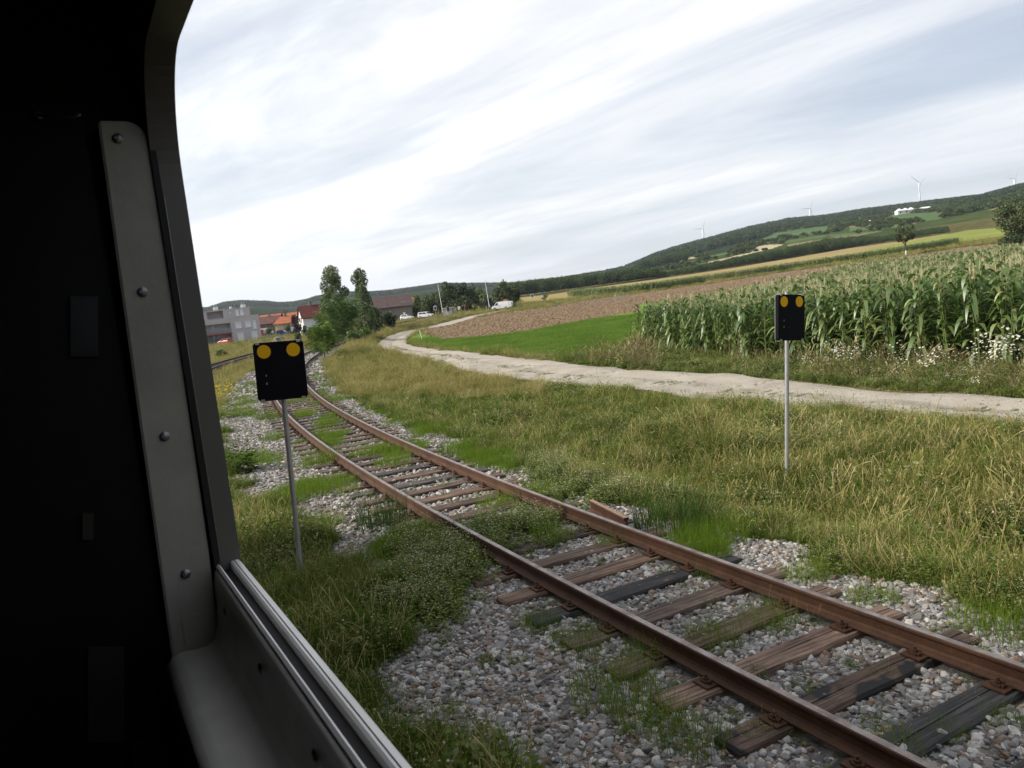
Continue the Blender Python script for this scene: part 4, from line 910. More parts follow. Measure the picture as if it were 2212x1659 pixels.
# ------------------------------------------------------------------ trees
def crown_quads(r, blobs_, n, size, droop=0.0, flat=.75):
    """leaf clumps spread through overlapping lobes"""
    B = np.array(blobs_, float); wgt = B[:, 3]*B[:, 4]; ch = r.choice(len(B), n, p=wgt/wgt.sum())
    d = r.normal(0, 1, (n, 3)); d /= np.linalg.norm(d, axis=1)[:, None]; rad = r.uniform(.45, 1.08, n)**.7
    c = B[ch, :3]+d*rad[:, None]*np.stack([B[ch, 3], B[ch, 3], B[ch, 4]], 1)
    m = d*.6+r.normal(0, .6, (n, 3)); m /= np.linalg.norm(m, axis=1)[:, None]
    a = np.cross(m, r.normal(0, 1, (n, 3))); a /= np.linalg.norm(a, axis=1)[:, None]; b = np.cross(m, a)
    s = size*r.uniform(.55, 1.35, n)[:, None]; a = a*s*.5; b = b*s*.5*flat
    V = np.stack([c-a, c-b+.2*a, c+a, c+b+.2*a], 1).reshape(-1, 3); Fq = np.arange(4*n).reshape(n, 4)
    return V, Fq, np.clip(r.normal(.5, .22, n)+.10*(ch % 3-1), 0, 1)
def limb_mesh(mb, r, H, trad, lobes, lean=0):
    mb.tube([(0, 0, -.3), (.02*H*lean, 0, H*.3), (.05*H*lean, 0, H*.62), (.06*H*lean, 0, H*.9)], [trad, trad*.8, trad*.5, trad*.12], 7)
    for b in lobes[:9]:
        z0 = max(H*.12, b[2]*.55); mb.tube([(0, 0, z0), (b[0]*.55, b[1]*.55, (z0+b[2])*.52), (b[0], b[1], b[2])], [trad*.42, trad*.25, trad*.07], 5)
def tree(name, px, Y, top, wpx, mat, n, size, label, cat='tree', group=None, shape='round', base_frac=.25, seed=0, base_py=None, trunkmat=None, flat=.75, trad=None):
    r = NR(seed+int(px)*7); p = on(px, Y, base_py); tz = at(px, top, Y)[2]; H = tz-p[2]; w = wpx*Y/F/2
    # keep the crown centred under its own top in the picture plane
    tx = at(px, top, Y)[0]; p[0] += 0
    lobes = []
    if shape == 'poplar':
        for i in range(44):
            t = .06+.86*((i+.5)/44); a = i*2.4+r.uniform(-.5, .5); q = w*(1.0 if t < .55 else 1-(t-.55)*1.25)*r.uniform(.30, .78); lobes.append((q*math.cos(a), q*math.sin(a), H*t+r.normal(0, .02)*H, w*.24, H*.072))
        lobes.append((0, 0, H*.94, w*.22, H*.07))
    elif shape == 'spiky':
        for i in range(18):
            t = r.uniform(.3, .86); a = r.uniform(0, 6.28); q = w*r.uniform(.3, .9)*(1-.35*max(0, t-.6)); lobes.append((q*math.cos(a), q*math.sin(a), H*t, w*.26, H*.16))
    elif shape == 'bush':
        for i in range(12):
            a = r.uniform(0, 6.28); q = w*r.uniform(.1, .72); t = r.uniform(.22, .72)*(1-.25*q/w); lobes.append((q*math.cos(a), q*math.sin(a), H*t, w*.36, H*.24))
    else:
        zc = H*(base_frac+(1-base_frac)*.5); zh = H*(1-base_frac)*.5
        for i in range(16):
            a = r.uniform(0, 6.28); e = r.uniform(-.9, .95); q = w*math.sqrt(max(0, 1-e*e))*r.uniform(.45, .8); lobes.append((q*math.cos(a), q*math.sin(a), zc+zh*e*.72, w*.33, zh*.36))
    V, Fq, vv = crown_quads(r, lobes, n, size, flat=flat)
    V[:, 2] = np.clip(V[:, 2], .05, H*1.01)
    e = empty(name, p, 0); tag(e, label, cat, group)
    npmesh('crown', V, Fq, mat, None, vv, parent=e)
    mb = MB(); limb_mesh(mb, r, H*.95, trad or max(.04, H*.022), lobes); mb.build('trunk', trunkmat or M_bark, e)
    return e
def frond_tree(name, px, Y, top, wpx, mat, n, L, label, base_py, seed=0, group=None, zlo=.2, cat='tree'):
    """robinia: arching feathered fronds on many rising twigs"""
    r = NR(900+seed); p = np.array([at(px, base_py, Y)[0], Y, 0.]); p[2] = float(ground(p[0], Y)); H = at(px, top, Y)[2]-p[2]; w = wpx*Y/F/2
    V = []; Fq = []; vv = []; twigs = []
    nt = max(14, n//22)
    for i in range(nt):
        a = r.uniform(0, 6.283); t = r.uniform(zlo, .95); q = w*r.uniform(.25, .85)*math.sqrt(max(.08, 1-abs(t-.5)*1.5)); twigs.append((q*math.cos(a), q*math.sin(a), H*t))
    for i in range(n):
        tx, ty, tz = twigs[i % nt]; s = r.uniform(.35, 1.1); x0, y0, z0 = tx*s, ty*s, tz*(1-.25*(1-s))+r.normal(0, .06*H)
        a = math.atan2(ty, tx)+r.normal(0, .9); dx, dy = math.cos(a), math.sin(a); l = L*r.uniform(.6, 1.2); up = r.uniform(.1, .9); dr = r.uniform(.5, 1.2); c = r.random()
        nle = 6
        for k in range(nle):
            q0 = (k+.2)/nle; x = x0+dx*l*q0; y = y0+dy*l*q0; z = z0+l*(up*q0-dr*q0*q0); g = l*.20*(1.1-.6*abs(q0-.4))
            for sd_ in (-1, 1):
                hx, hy = -dy*sd_*g, dx*sd_*g; o = len(V)
                V += [(x, y, z), (x+hx*.5+dx*g*.38, y+hy*.5+dy*g*.38, z+.02), (x+hx+dx*g*.25, y+hy+dy*g*.25, z-g*.25), (x+hx*.5-dx*g*.2, y+hy*.5-dy*g*.2, z-.03)]; Fq.append((o, o+1, o+2, o+3)); vv.append(min(1, max(0, c+r.normal(0, .12))))
    e = empty(name, p); tag(e, label, cat, group)
    V = np.array(V); V[:, 2] = np.maximum(V[:, 2], .05)
    npmesh('crown', V, np.array(Fq), mat, None, vv, parent=e)
    mb = MB(); limb_mesh(mb, r, H*.9, max(.03, H*.016), twigs and [(a*.9, b*.9, c*.95) for a, b, c in twigs]); mb.build('trunk', M_bark, e); return e
tree('poplar_tree', 726, 112, 572, 82, T_poplar, 11000, .23, 'tall grey green poplar, the broader left one of the pair', shape='poplar', group='pair of poplars', seed=1)
tree('poplar_tree', 786, 108, 577, 54, T_poplar, 7500, .22, 'tall narrow poplar, the right one of the pair', shape='poplar', group='pair of poplars', seed=2)
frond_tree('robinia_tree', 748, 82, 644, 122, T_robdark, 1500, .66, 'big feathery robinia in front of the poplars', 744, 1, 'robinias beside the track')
frond_tree('robinia_tree', 714, 84, 666, 92, T_robinia, 950, .62, 'yellow green robinia left of the big one, over the red roof', 742, 2, 'robinias beside the track')
frond_tree('young_robinia', 702, 60, 698, 88, T_robinia, 820, .50, 'young bright green robinia nearest the near black board', 773, 3, 'robinias beside the track', zlo=.25)
tree('dark_bush', 812, 120, 652, 50, T_olive, 1500, .34, 'dark rounded bush right of the poplars with the brown roof behind', 'bush', shape='bush')
tree('dark_bush', 838, 122, 668, 36, T_dark, 900, .32, 'lower dark green bush next to the white hatchback', 'bush', shape='bush')
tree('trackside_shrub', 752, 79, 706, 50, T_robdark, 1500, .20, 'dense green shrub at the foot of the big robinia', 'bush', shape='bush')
tree('trackside_shrub', 784, 90, 704, 44, T_robinia, 1200, .21, 'light green shrub right of the big robinia beside the track', 'bush', shape='bush')
tree('low_bush', 664, 105, 704, 26, T_olive, 500, .25, 'small green bush behind the young robinia', 'bush', shape='bush')
tree('low_bush', 640, 110, 712, 22, T_olive, 400, .25, 'small green bush below the white gabled house', 'bush', shape='bush')
tree('low_bush', 468, 92, 752, 36, T_light, 700, .22, 'bright green bush at the window edge above the distant track', 'bush', shape='bush')
tree('garden_tree', 868, 206, 657, 24, T_light, 700, .36, 'small light green tree between the brown roof and the white hatchback', shape='round', base_frac=.15)
tree('broadleaf_tree', 900, 206, 628, 36, T_light, 1800, .42, 'light green leafy tree behind the white estate car, left one', shape='bush', seed=4)
tree('broadleaf_tree', 926, 209, 626, 40, T_olive, 1800, .42, 'mid green leafy tree behind the white estate car, right one', shape='bush', seed=5)
tree('broadleaf_tree', 985, 212, 604, 62, T_dark, 3200, .48, 'tall dark spiky topped tree between the two barrier arms', shape='spiky', seed=6)
tree('broadleaf_tree', 1016, 214, 611, 44, T_olive, 2000, .46, 'dark tree right of the tallest one between the barrier arms', shape='spiky', seed=7)
tree('broadleaf_tree', 957, 216, 617, 40, T_olive, 1700, .46, 'dark tree behind the left barrier arm', shape='bush', seed=8)
tree('broadleaf_tree', 1042, 214, 614, 46, T_light, 1900, .46, 'lighter green tree behind the right barrier arm', shape='bush', seed=9)
tree('broadleaf_tree', 1000, 208, 634, 60, T_dark, 1500, .45, 'low dark tree just behind the crossing hut', shape='bush', seed=10)
tree('broadleaf_tree', 1056, 206, 632, 50, T_dark, 1400, .45, 'low dark tree behind the foot of the right barrier', shape='bush', seed=11)
tree('broadleaf_tree', 1083, 212, 603, 50, T_olive, 2400, .48, 'round topped tree behind the white van', shape='round', base_frac=.05, seed=12)
tree('broadleaf_tree', 1106, 226, 610, 40, T_dark, 1700, .5, 'dark tree right of the round topped one, where the wood begins', shape='bush', seed=13)
tree('broadleaf_tree', 940, 220, 622, 34, T_dark, 1200, .46, 'dark tree between the light leafy pair and the left barrier arm', shape='bush', seed=14)
tree('low_bush', 1104, 190, 650, 28, T_light, 600, .32, 'bright bush right of the white van', 'bush', shape='bush')
tree('low_bush', 1176, 250, 631, 22, T_light, 500, .4, 'round green bush in the stubble beside the small road signs', 'bush', shape='bush')
tree('plum_tree', 640, 188, 674, 25, T_plum, 1100, .30, 'dark purple plum tree in front of the white gabled house', shape='round', base_frac=.12)
tree('garden_tree', 517, 232, 644, 26, T_olive, 800, .4, 'green treetop rising behind the roof of the grey apartment block', shape='bush')
tree('garden_tree', 592, 236, 684, 18, T_olive, 400, .36, 'small garden tree between the orange roofs', shape='bush')
tree('garden_tree', 576, 222, 702, 18, T_olive, 300, .36, 'bush behind the white camper van', shape='bush')
tree('garden_tree', 622, 226, 697, 24, T_dark, 400, .36, 'bush beside the cream walled house', shape='bush')
tree('hedge', 654, 170, 697, 18, T_dark, 400, .30, 'dark clipped hedge in front of the white gabled house', 'hedge', shape='bush')
tree('roadside_tree', 1957, 205, 483, 52, T_olive, 2600, .42, 'lone umbrella shaped tree with white painted trunk above the corn', shape='round', base_frac=.42, seed=20, trad=.16)
o = MB().tube([(0, 0, 0), (0, 0, 1.3)], .17, 10).build('trunk_guard', M_whitewash); p = on(1957, 205); 
for c in COL.objects:
    if c.get('label', '').startswith('lone umbrella'): o.parent = c
tree('walnut_tree', 2196, 150, 428, 86, T_olive, 5200, .36, 'large dark tree cut off by the right edge above the corn', shape='round', base_frac=.12, seed=21)
for i, (a, t, w) in enumerate([(2172, 503, 34), (2205, 498, 40)]):
    tree('low_bush', a, 148, t, w, T_dark, 900, .3, ['dark bush left below the large tree at the right edge', 'dark bush right below the large tree at the right edge'][i], 'bush', shape='bush', seed=i)
for a, t, d_, l_ in [(1633, 537, 1150, 'lone round tree in the pale hay field, left one'), (1652, 535, 1200, 'lone round tree in the pale hay field, right one')]:
    p = hit(a, t+6); D = p[1]; tree('field_tree', a, D, t, 11, T_far, 260, 2.2, l_, shape='bush', base_py=t+6)
def far_proto(seed, n, size, h=9., mat=T_far, wide=.42):
    r = NR(seed); lobes = [(r.uniform(-.2, .2)*h, r.uniform(-.2, .2)*h, h*r.uniform(.35, .8), h*wide*.6, h*.22) for _ in range(7)]
    V, Fq, vv = crown_quads(r, lobes, n, size); V[:, 2] = np.maximum(V[:, 2], 0)
    return npmesh('far_tree', V, Fq, mat, None, vv, link=False)
P_wood = [far_proto(700+i, 420, .75) for i in range(5)]
P_hill = [far_proto(710+i, 90, 2.3, 9, T_bluefar, .6) for i in range(4)]
P_scr = [far_proto(720+i, 80, 1.4, 4.0, T_scrub, .9) for i in range(3)]
# long wood at the foot of the hill
r = NR(730)
WX = np.array([1100, 1192, 1262, 1296, 1418, 1440, 1491, 1589, 1711, 1790, 1836, 1900, 1990, 2050]); WH = np.array([10.5, 9.5, 9, 9, 7.5, 3.5, 5, 6, 7, 8, 6.5, 4, 3.5, 3])
n = 1700; X = r.uniform(1098, 2050, n); D = 522+r.uniform(0, 45, n); x = (X-1085)/F*D; hh = np.interp(X, WX, WH)/9*r.uniform(.7, 1.15, n)
scatter('distant_wood', np.stack([x, D, ground(x, D)-.3], -1), r.uniform(0, 6.28, n), np.stack([hh*.95, hh*.95, hh], -1), r.integers(0, 5, n), P_wood, 'long dark wood along the far edge of the fields')
# second row of dark trees below the hay field
n = 150; X = r.uniform(1385, 1487, n); D = 900+r.uniform(0, 30, n); x = (X-1085)/F*D
scatter('tree_belt', np.stack([x, D, ground(x, D)-.5], -1), r.uniform(0, 6.28, n), r.uniform(.9, 1.5, n), r.integers(0, 5, n), P_wood, 'dark belt of trees below the pale hay field')
def hill_scatter(name, n, zones, D0, D1, X0, X1, protos, s0, s1, seed, label, keep=None):
    r = NR(seed); X = r.uniform(X0, X1, n); D = np.sqrt(r.uniform(D0**2, D1**2, n)); x = (X-1085)/F*D; k = np.isin(zone(x, D), zones)
    if keep is not None: k &= keep(x, D, r)
    x, D = x[k], D[k]; s = r.uniform(s0, s1, len(x))
    scatter(name, np.stack([x, D, ground(x, D)-.5], -1), r.uniform(0, 6.28, len(x)), s, r.integers(0, len(protos), len(x)), protos, label)
hill_scatter('hill_forest', 17000, [Z_FOREST], 1100, 2450, 1330, 2300, P_hill, .8, 1.35, 741, 'dark forest covering the ridge of the right hill')
hill_scatter('far_hill_forest', 16000, [Z_FOREST], 2000, 3060, 380, 1345, P_hill, .9, 1.5, 742, 'blue green forest on the distant low hills at the left')
pat = lambda x, y, r: (np.sin(x*.021+2*np.sin(y*.013))*np.sin(y*.019+1.2*np.sin(x*.011)) > -.05) & (r.random(len(x)) < .9)
hill_scatter('hill_scrub', 16000, [Z_SCRUB, Z_TERR], 740, 2200, 1330, 2300, P_scr, .6, 1.7, 743, 'bushes and hedges between the terraces of the hill', pat)
hill_scatter('hill_groves', 2600, [Z_SCRUB], 740, 1900, 1500, 2300, P_hill, .45, .9, 744, 'groves of trees on the lower slope of the hill', lambda x, y, r: (np.sin(x*.013+1.3)*np.sin(y*.017+.4) > .42))

# ------------------------------------------------------------------ vehicles
M_wpaint = simple('white_car_paint', (.72, .72, .72), .25, 0, .02, 2, .6)
M_glass = simple('dark_car_glass', (.02, .025, .03), .08, 0, .1, 3, .8)
M_tyre = simple('tyre_rubber', (.015, .015, .015), .85)
M_rim = simple('alloy_rim', (.45, .45, .46), .35, .7)
M_lamp = simple('headlamp_glass', (.6, .6, .58), .15)
M_red = simple('red_car_paint', (.45, .02, .02), .25, 0, .02, 2, .6)
M_blue = simple('blue_car_paint', (.02, .05, .38), .25, 0, .02, 2, .6)
M_blackp = simple('black_car_paint', (.012, .012, .014), .25, 0, .02, 2, .6)
M_dkplas = simple('black_bumper_plastic', (.03, .03, .03), .6)
def car(name, pos, rz, L, Wd, H, kind, paint, label, cat='car', group=None):
    """car facing +x; profile of lower body and glasshouse lofted across the width"""
    e = empty(name, pos, rz); tag(e, label, cat, group); g = .17*H+.02
    if kind == 'van':
        low = [(-.5, g), (-.5, H*.55), (.36, H*.55), (.47, H*.42), (.5, g+.1), (.5, g)]; up = [(-.5, H*.55), (-.485, H*.97), (-.44, H), (.14, H), (.20, H*.97), (.37, H*.56)]; win = [[(.10, H*.60), (.12, H*.88), (.20, H*.88), (.31, H*.60)]]; ws = ((.205, H*.94), (.362, H*.585))
    elif kind == 'hatch':
        low = [(-.5, g), (-.49, H*.60), (-.42, H*.66), (.17, H*.64), (.42, H*.55), (.5, H*.38), (.5, g)]; up = [(-.47, H*.64), (-.40, H*.96), (-.34, H), (.02, H), (.08, H*.97), (.24, H*.635)]; win = [[(-.38, H*.69), (-.34, H*.92), (-.14, H*.94), (-.14, H*.68)], [(-.12, H*.68), (-.12, H*.94), (.03, H*.93), (.17, H*.67)]]; ws = ((.085, H*.94), (.225, H*.66))
    elif kind == 'pickup':
        low = [(-.5, g), (-.5, H*.58), (.18, H*.60), (.45, H*.55), (.5, H*.42), (.5, g)]; up = [(-.08, H*.59), (-.06, H*.96), (0, H), (.14, H), (.17, H*.97), (.25, H*.6)]; win = [[(-.04, H*.64), (-.03, H*.92), (.13, H*.92), (.19, H*.64)]]; ws = ((.172, H*.93), (.24, H*.63))
    else:  # estate / suv
        low = [(-.5, g), (-.5, H*.60), (.20, H*.62), (.44, H*.56), (.5, H*.42), (.5, g)]; up = [(-.49, H*.60), (-.46, H*.96), (-.40, H), (.04, H), (.10, H*.96), (.25, H*.61)]; win = [[(-.42, H*.66), (-.40, H*.92), (-.16, H*.92), (-.16, H*.66)], [(-.14, H*.66), (-.14, H*.92), (.05, H*.92), (.17, H*.65)]]; ws = ((.105, H*.93), (.235, H*.64))
    mb = MB(); w = Wd/2; n = len(low)
    secs = [(-w, .93), (-w*.96, 1.0), (w*.96, 1.0), (w, .93)]
    V = []
    for yy, s in secs:
        for x, z in low: V.append((x*L*(.985 if s < 1 else 1), yy, z*(s if z > g+.01 else 1)))
    fs = [(i*n+k, i*n+(k+1) % n, (i+1)*n+(k+1) % n, (i+1)*n+k) for i in range(3) for k in range(n)]+[tuple(range(n)), tuple(range(3*n, 4*n))]
    mb.add(V, fs)
    n = len(up); V = []
    tum = .88 if kind != 'van' else .94
    for yy in (-1, 1):
        for x, z in up: V.append((x*L, yy*w*(1-(1-tum)*(z-H*.55)/(H*.45)), z))
    mb.add(V, [(k, (k+1) % n, n+(k+1) % n, n+k) for k in range(n)]+[tuple(range(n)), tuple(range(n, 2*n))])
    mb.build('body', paint, e, bevel=.02)
    wd = lambda z: w*(1-(1-tum)*(z-H*.55)/(H*.45))
    for wn in win:
        for s in (-1, 1): MB().prism([(x*L, s*(wd(z)+.004), z) for x, z in wn], (0, 0, 0), (0, s*.012, 0)).build('side_window', M_glass, e)
    (x1, z1), (x2, z2) = ws
    dx, dz = (x1-x2)*L, z1-z2; q = math.hypot(dx, dz); nn = Vector((dz/q, 0, -dx/q))
    MB().prism([(x1*L, -wd(z1)*.88, z1), (x1*L, wd(z1)*.88, z1), (x2*L, wd(z2)*.92, z2), (x2*L, -wd(z2)*.92, z2)], nn*.012, nn*.028).build('windscreen', M_glass, e)
    if kind != 'pickup': MB().box(-.5*L-.012, -.5*L+.03, -w*.7, w*.7, H*.68, H*.90).build('rear_window', M_glass, e)
    rw = .165*H+.06 if kind != 'van' else .33
    for fx in (-.31, .32):
        for s in (-1, 1):
            t = MB().tube([(fx*L, s*(w-.20), rw), (fx*L, s*(w+.012), rw)], rw, 18).build('wheel', M_tyre, e); MB().tube([(fx*L, s*(w+.0), rw), (fx*L, s*(w+.022), rw)], rw*.62, 14).build('rim', M_rim, t)
    for s in (-1, 1):
        MB().box(.46*L, .5*L+.015, s*w*.62-.16, s*w*.62+.16, H*.40, H*.49).build('headlight', M_lamp, e, bevel=.02)
        MB().box(-.5*L-.015, -.48*L, s*w*.8-.08, s*w*.8+.08, H*.42, H*.58).build('tail_light', M_red, e, bevel=.01)
        MB().box(.10*L, .14*L, s*(w+.02)-.08, s*(w+.02)+.08, H*.60, H*.68).build('mirror', paint, e, bevel=.02)
    MB().box(.485*L, .5*L+.03, -w*.9, w*.9, g+.02, H*.30).build('bumper', M_dkplas if kind != 'van' else M_dkplas, e, bevel=.02)
    return e
def base(px, Y): return on(px, Y)
p = base(876.5, 195); p[2] += .06; car('parked_car', p, R(-22), 3.1, 1.7, 1.36, 'hatch', M_wpaint, 'white hatchback standing under the small yield sign, the left of the two white cars', 'car', 'white cars on the road')
p = base(917, 194); p[2] += .06; car('parked_car', p, R(-16), 3.6, 1.8, 1.48, 'suv', M_wpaint, 'white estate car in front of light green trees, the right of the two white cars', 'car', 'white cars on the road')
p = base(1080, 178); p[2] += .12; v = car('delivery_van', p, R(180-12), 4.0, 1.85, 1.80, 'van', M_wpaint, 'white delivery van at the level crossing with its rear doors open', 'van')
for s in (-1, 1): MB().box(-2.55, -2.02, s*.86-.02, s*.86+.02, .5, 1.7).build('rear_door', M_wpaint, v, bevel=.01)
p = base(481, 186); car('parked_car', p, R(158), 3.4, 1.7, 1.42, 'hatch', M_red, 'red hatchback half hidden in grass below the apartment block', 'car')
p = base(608, 215); car('parked_car', p, R(-12), 3.2, 1.7, 1.45, 'suv', M_blue, 'blue car beside the sandy mound', 'car')
p = base(634, 208); car('pickup_truck', p, R(-10), 3.6, 1.8, 1.5, 'pickup', M_blackp, 'black pickup truck right of the blue car', 'truck')
p = base(646, 226); p[2] += .7; car('parked_car', p, R(-8), 3.0, 1.7, 1.4, 'suv', M_blackp, 'black car behind the pickup, below the white fence', 'car')
p = base(575, 226); p[2] += .5; car('camper_van', p, R(5), 3.4, 1.9, 2.0, 'van', M_wpaint, 'white camper van beside the corner of the apartment block', 'van')
p = base(561, 225); p[2] += .6; MB().box(-.6, .6, -.6, .6, 0, 1.5).box(-.66, .66, -.66, .66, 1.5, 1.62).build('red_container', M_red, bevel=.03, loc=p); tag(COL.objects[-1], 'small red container left of the white camper van', 'container')

# ------------------------------------------------------------------ apartment block
M_render = simple('mauve_grey_render', (.52, .46, .45), .9, 0, .06, .5, .2, .2, 8)
M_rdark = simple('recess_shade_render', (.42, .38, .375), .9, 0, .06, .5)
M_shut = simple('white_roller_shutter', (.78, .78, .78), .55, 0, .04, 3)
M_wframe = simple('white_window_frame', (.72, .72, .72), .5)
M_slabred = simple('red_slab_edge', (.42, .055, .045), .7, 0, .1, 3)
M_railg = simple('grey_glass_panel', (.20, .22, .23), .2, 0, .2, 2, .6)
M_fence = simple('slate_grey_screen', (.085, .088, .095), .7, 0, .15, 1.5)
M_cap = simple('light_flashing', (.50, .50, .50), .5)
cr_ = on(565.7, 205, 731); O = np.array([cr_[0], cr_[1], cr_[2]-.1]); az = math.atan2(-6.0, -13.3)     # facade runs left and towards us from its right corner
blk = empty('apartment_block', O, 0); tag(blk, 'grey three storey apartment block with white shutters and red balcony edge', 'building')
fx = Vector((math.cos(az), math.sin(az), 0)); fn = Vector((fx.y, -fx.x, 0));
if fn.y > 0: fn = -fn
def fbox(mb, s0, s1, d0, d1, z0, z1):     # s along the facade, d outwards from it
    vs = [tuple(fx*s+fn*d+Vector((0, 0, z))) for z in (z0, z1) for d in (d0, d1) for s in (s0, s1)]
    return mb.add(vs, [(0, 2, 3, 1), (4, 5, 7, 6), (0, 1, 5, 4), (2, 6, 7, 3), (0, 4, 6, 2), (1, 3, 7, 5)])
mb = MB()
fbox(mb, 0, 7.0, -11, 0, -1, 6.35); fbox(mb, 7.0, 30, -11, -1.8, -1, 5.0); fbox(mb, 7.0, 30, -11, 0, 5.003, 6.35); fbox(mb, 15.8, 16.2, -1.8, 0, -1, 5.0); fbox(mb, 1.9, 8.4, -9, -.8, 6.353, 8.45); fbox(mb, 12.2, 30, -9, -.8, 6.353, 8.45); fbox(mb, 8.4, 12.2, -9, -2.6, 6.353, 8.2); fbox(mb, 8.4, 12.2, -9, -.8, 8.2, 8.447)
mb.build('wall', M_render, blk)
mb = MB(); fbox(mb, -.05, 7.05, -11.05, .05, 6.352, 6.42); mb.build('parapet_cap', M_cap, blk)
mb = MB(); fbox(mb, 1.85, 30, -9.05, -.75, 8.455, 8.53); mb.build('roof_slab', M_cap, blk)
mb = MB(); fbox(mb, 7.02, 30, -1.79, .35, 2.35, 2.62); mb.build('balcony_slab', M_slabred, blk)
mb = MB()
for s in np.arange(7.1, 15.6, 1.42): fbox(mb, s, s+1.34, .24, .27, 2.66, 3.62)
mb.build('balcony_glass', M_railg, blk)
for s in (7.1, 11.4, 15.6):
    mb = MB(); fbox(mb, s-.05, s+.05, .1, .2, -.2, 5.2); mb.build('drainpipe', M_cap, blk)
def win(s0, s1, z0, z1, d=0, name='window', m=M_shut):
    mb = MB(); fbox(mb, s0, s1, d+.002, d+.05, z0, z1); w = mb.build(name, m, blk)
    mb = MB(); fbox(mb, s0-.09, s1+.09, d+.003, d+.16, z1+.003, z1+.22); mb.build('shutter_box', M_wframe, w)
    mb = MB(); fbox(mb, s0-.12, s1+.12, d+.003, d+.14, z0-.10, z0-.003); mb.build('sill', M_wframe, w)
    mb = MB()
    for a in (s0-.07, s1+.0): fbox(mb, a, a+.07, d+.003, d+.09, z0, z1)
    mb.build('frame', M_wframe, w)
win(.95, 2.35, .0, 2.05, name='terrace_door'); win(4.35, 5.75, .0, 2.05, name='terrace_door')
win(.95, 1.7, 2.9, 4.75); win(2.15, 3.5, 3.45, 4.75); win(4.55, 5.9, 3.45, 4.75)
win(3.5, 4.25, 6.6, 7.9, -.8); win(4.6, 5.35, 6.6, 7.9, -.8); win(12.9, 17.5, 6.5, 7.9, -.8)
win(8.0, 11.0, 2.7, 4.7, -1.8, 'balcony_door', M_cap); win(12.0, 15.0, 2.7, 4.7, -1.8, 'balcony_door', M_cap); win(8.2, 10.4, .0, 2.0, -1.8, 'terrace_door', M_cap)
for a, b in ((7.9, 11.0), (11.5, 15.3)):
    mb = MB(); fbox(mb, a, b, .5, .6, -.1, 1.85); mb.build('terrace_screen', M_fence, blk)
for s_, zt in ((2.6, 9.3), (9.3, 9.3), (6.0, 9.05)):
    mb = MB(); fbox(mb, s_, s_+1.1 if zt > 9.2 else s_+.5, -2.6, -1.8, 8.533, zt); c = mb.build('chimney', M_wframe, blk)
    if zt > 9.2:
        for q in (.3, .8):
            P = fx*(s_+q)+fn*(-2.2); MB().tube([(P.x, P.y, zt), (P.x, P.y, zt+.45)], .10, 8).tube([(P.x, P.y, zt+.45), (P.x, P.y, zt+.6)], .17, 8).build('flue', M_steel, c)
mb = MB(); fbox(mb, 14.2, 17, -3.4, -2.2, 8.533, 9.5); ac = mb.build('roof_unit', M_wframe, blk)
P = fx*15.6+fn*(-2.195); P.z = 9.02; mb = MB(); mb.tube([P, P+fn*.05], .38, 18); mb.build('fan', M_tyre, ac)
P = fx*6.7+fn*(-.79); P.z = 7.5; mb = MB(); mb.tube([P, P+fn*.05], .2, 14); mb.build('round_vent', M_wframe, blk)
# white balcony furniture
for s_ in (8.2, 10.6):
    P = O+np.array(fx*s_+fn*(-.8)); mb = MB(); mb.box(-.35, .35, -.3, .3, .28, .40); mb.box(-.35, .35, .22, .3, .40, 1.05)
    for a in (-.3, .3):
        for b in (-.25, .25): mb.box(a-.03, a+.03, b-.03, b+.03, 0, .28)
    o = mb.build('balcony_chair', M_wframe, loc=(P[0], P[1], P[2]+2.625)); o.rotation_euler[2] = az+math.pi; tag(o, 'white chair on the red edged balcony, '+('the right one' if s_ < 9 else 'the left one'), 'chair', 'chairs on the balcony')

# ------------------------------------------------------------------ houses
M_wwall = simple('white_house_render', (.70, .70, .68), .9, 0, .04, .5)
M_cwall = simple('cream_house_render', (.62, .56, .36), .9, 0, .05, .5)
M_bwall = simple('brownish_house_render', (.20, .17, .15), .9, 0, .08, .5)
def tiles(name, col):
    m, t = newmat(name); p = opos(t); w = t.nodes.new('ShaderNodeTexWave'); w.bands_direction = 'Z'; w.inputs['Scale'].default_value = 2.2; w.inputs['Distortion'].default_value = .4; t.links.new(p, w.inputs[0])
    n = noise_n(t, p, 1.3, 5); c = ramp_n(t, n, [(.3, tuple(q*.75 for q in col)), (.7, tuple(min(1, q*1.2) for q in col))])
    finish(t, bsdf(t, c, .85, 0, .2, w.outputs['Fac'], .5, .05)); return m
R_dred = tiles('dark_red_tiles', (.105, .030, .026)); R_or = tiles('orange_tiles', (.34, .115, .062)); R_br = tiles('brown_tiles', (.085, .060, .058)); R_gr = tiles('dark_grey_tiles', (.05, .052, .055)); R_rbr = tiles('reddish_brown_tiles', (.11, .055, .05))
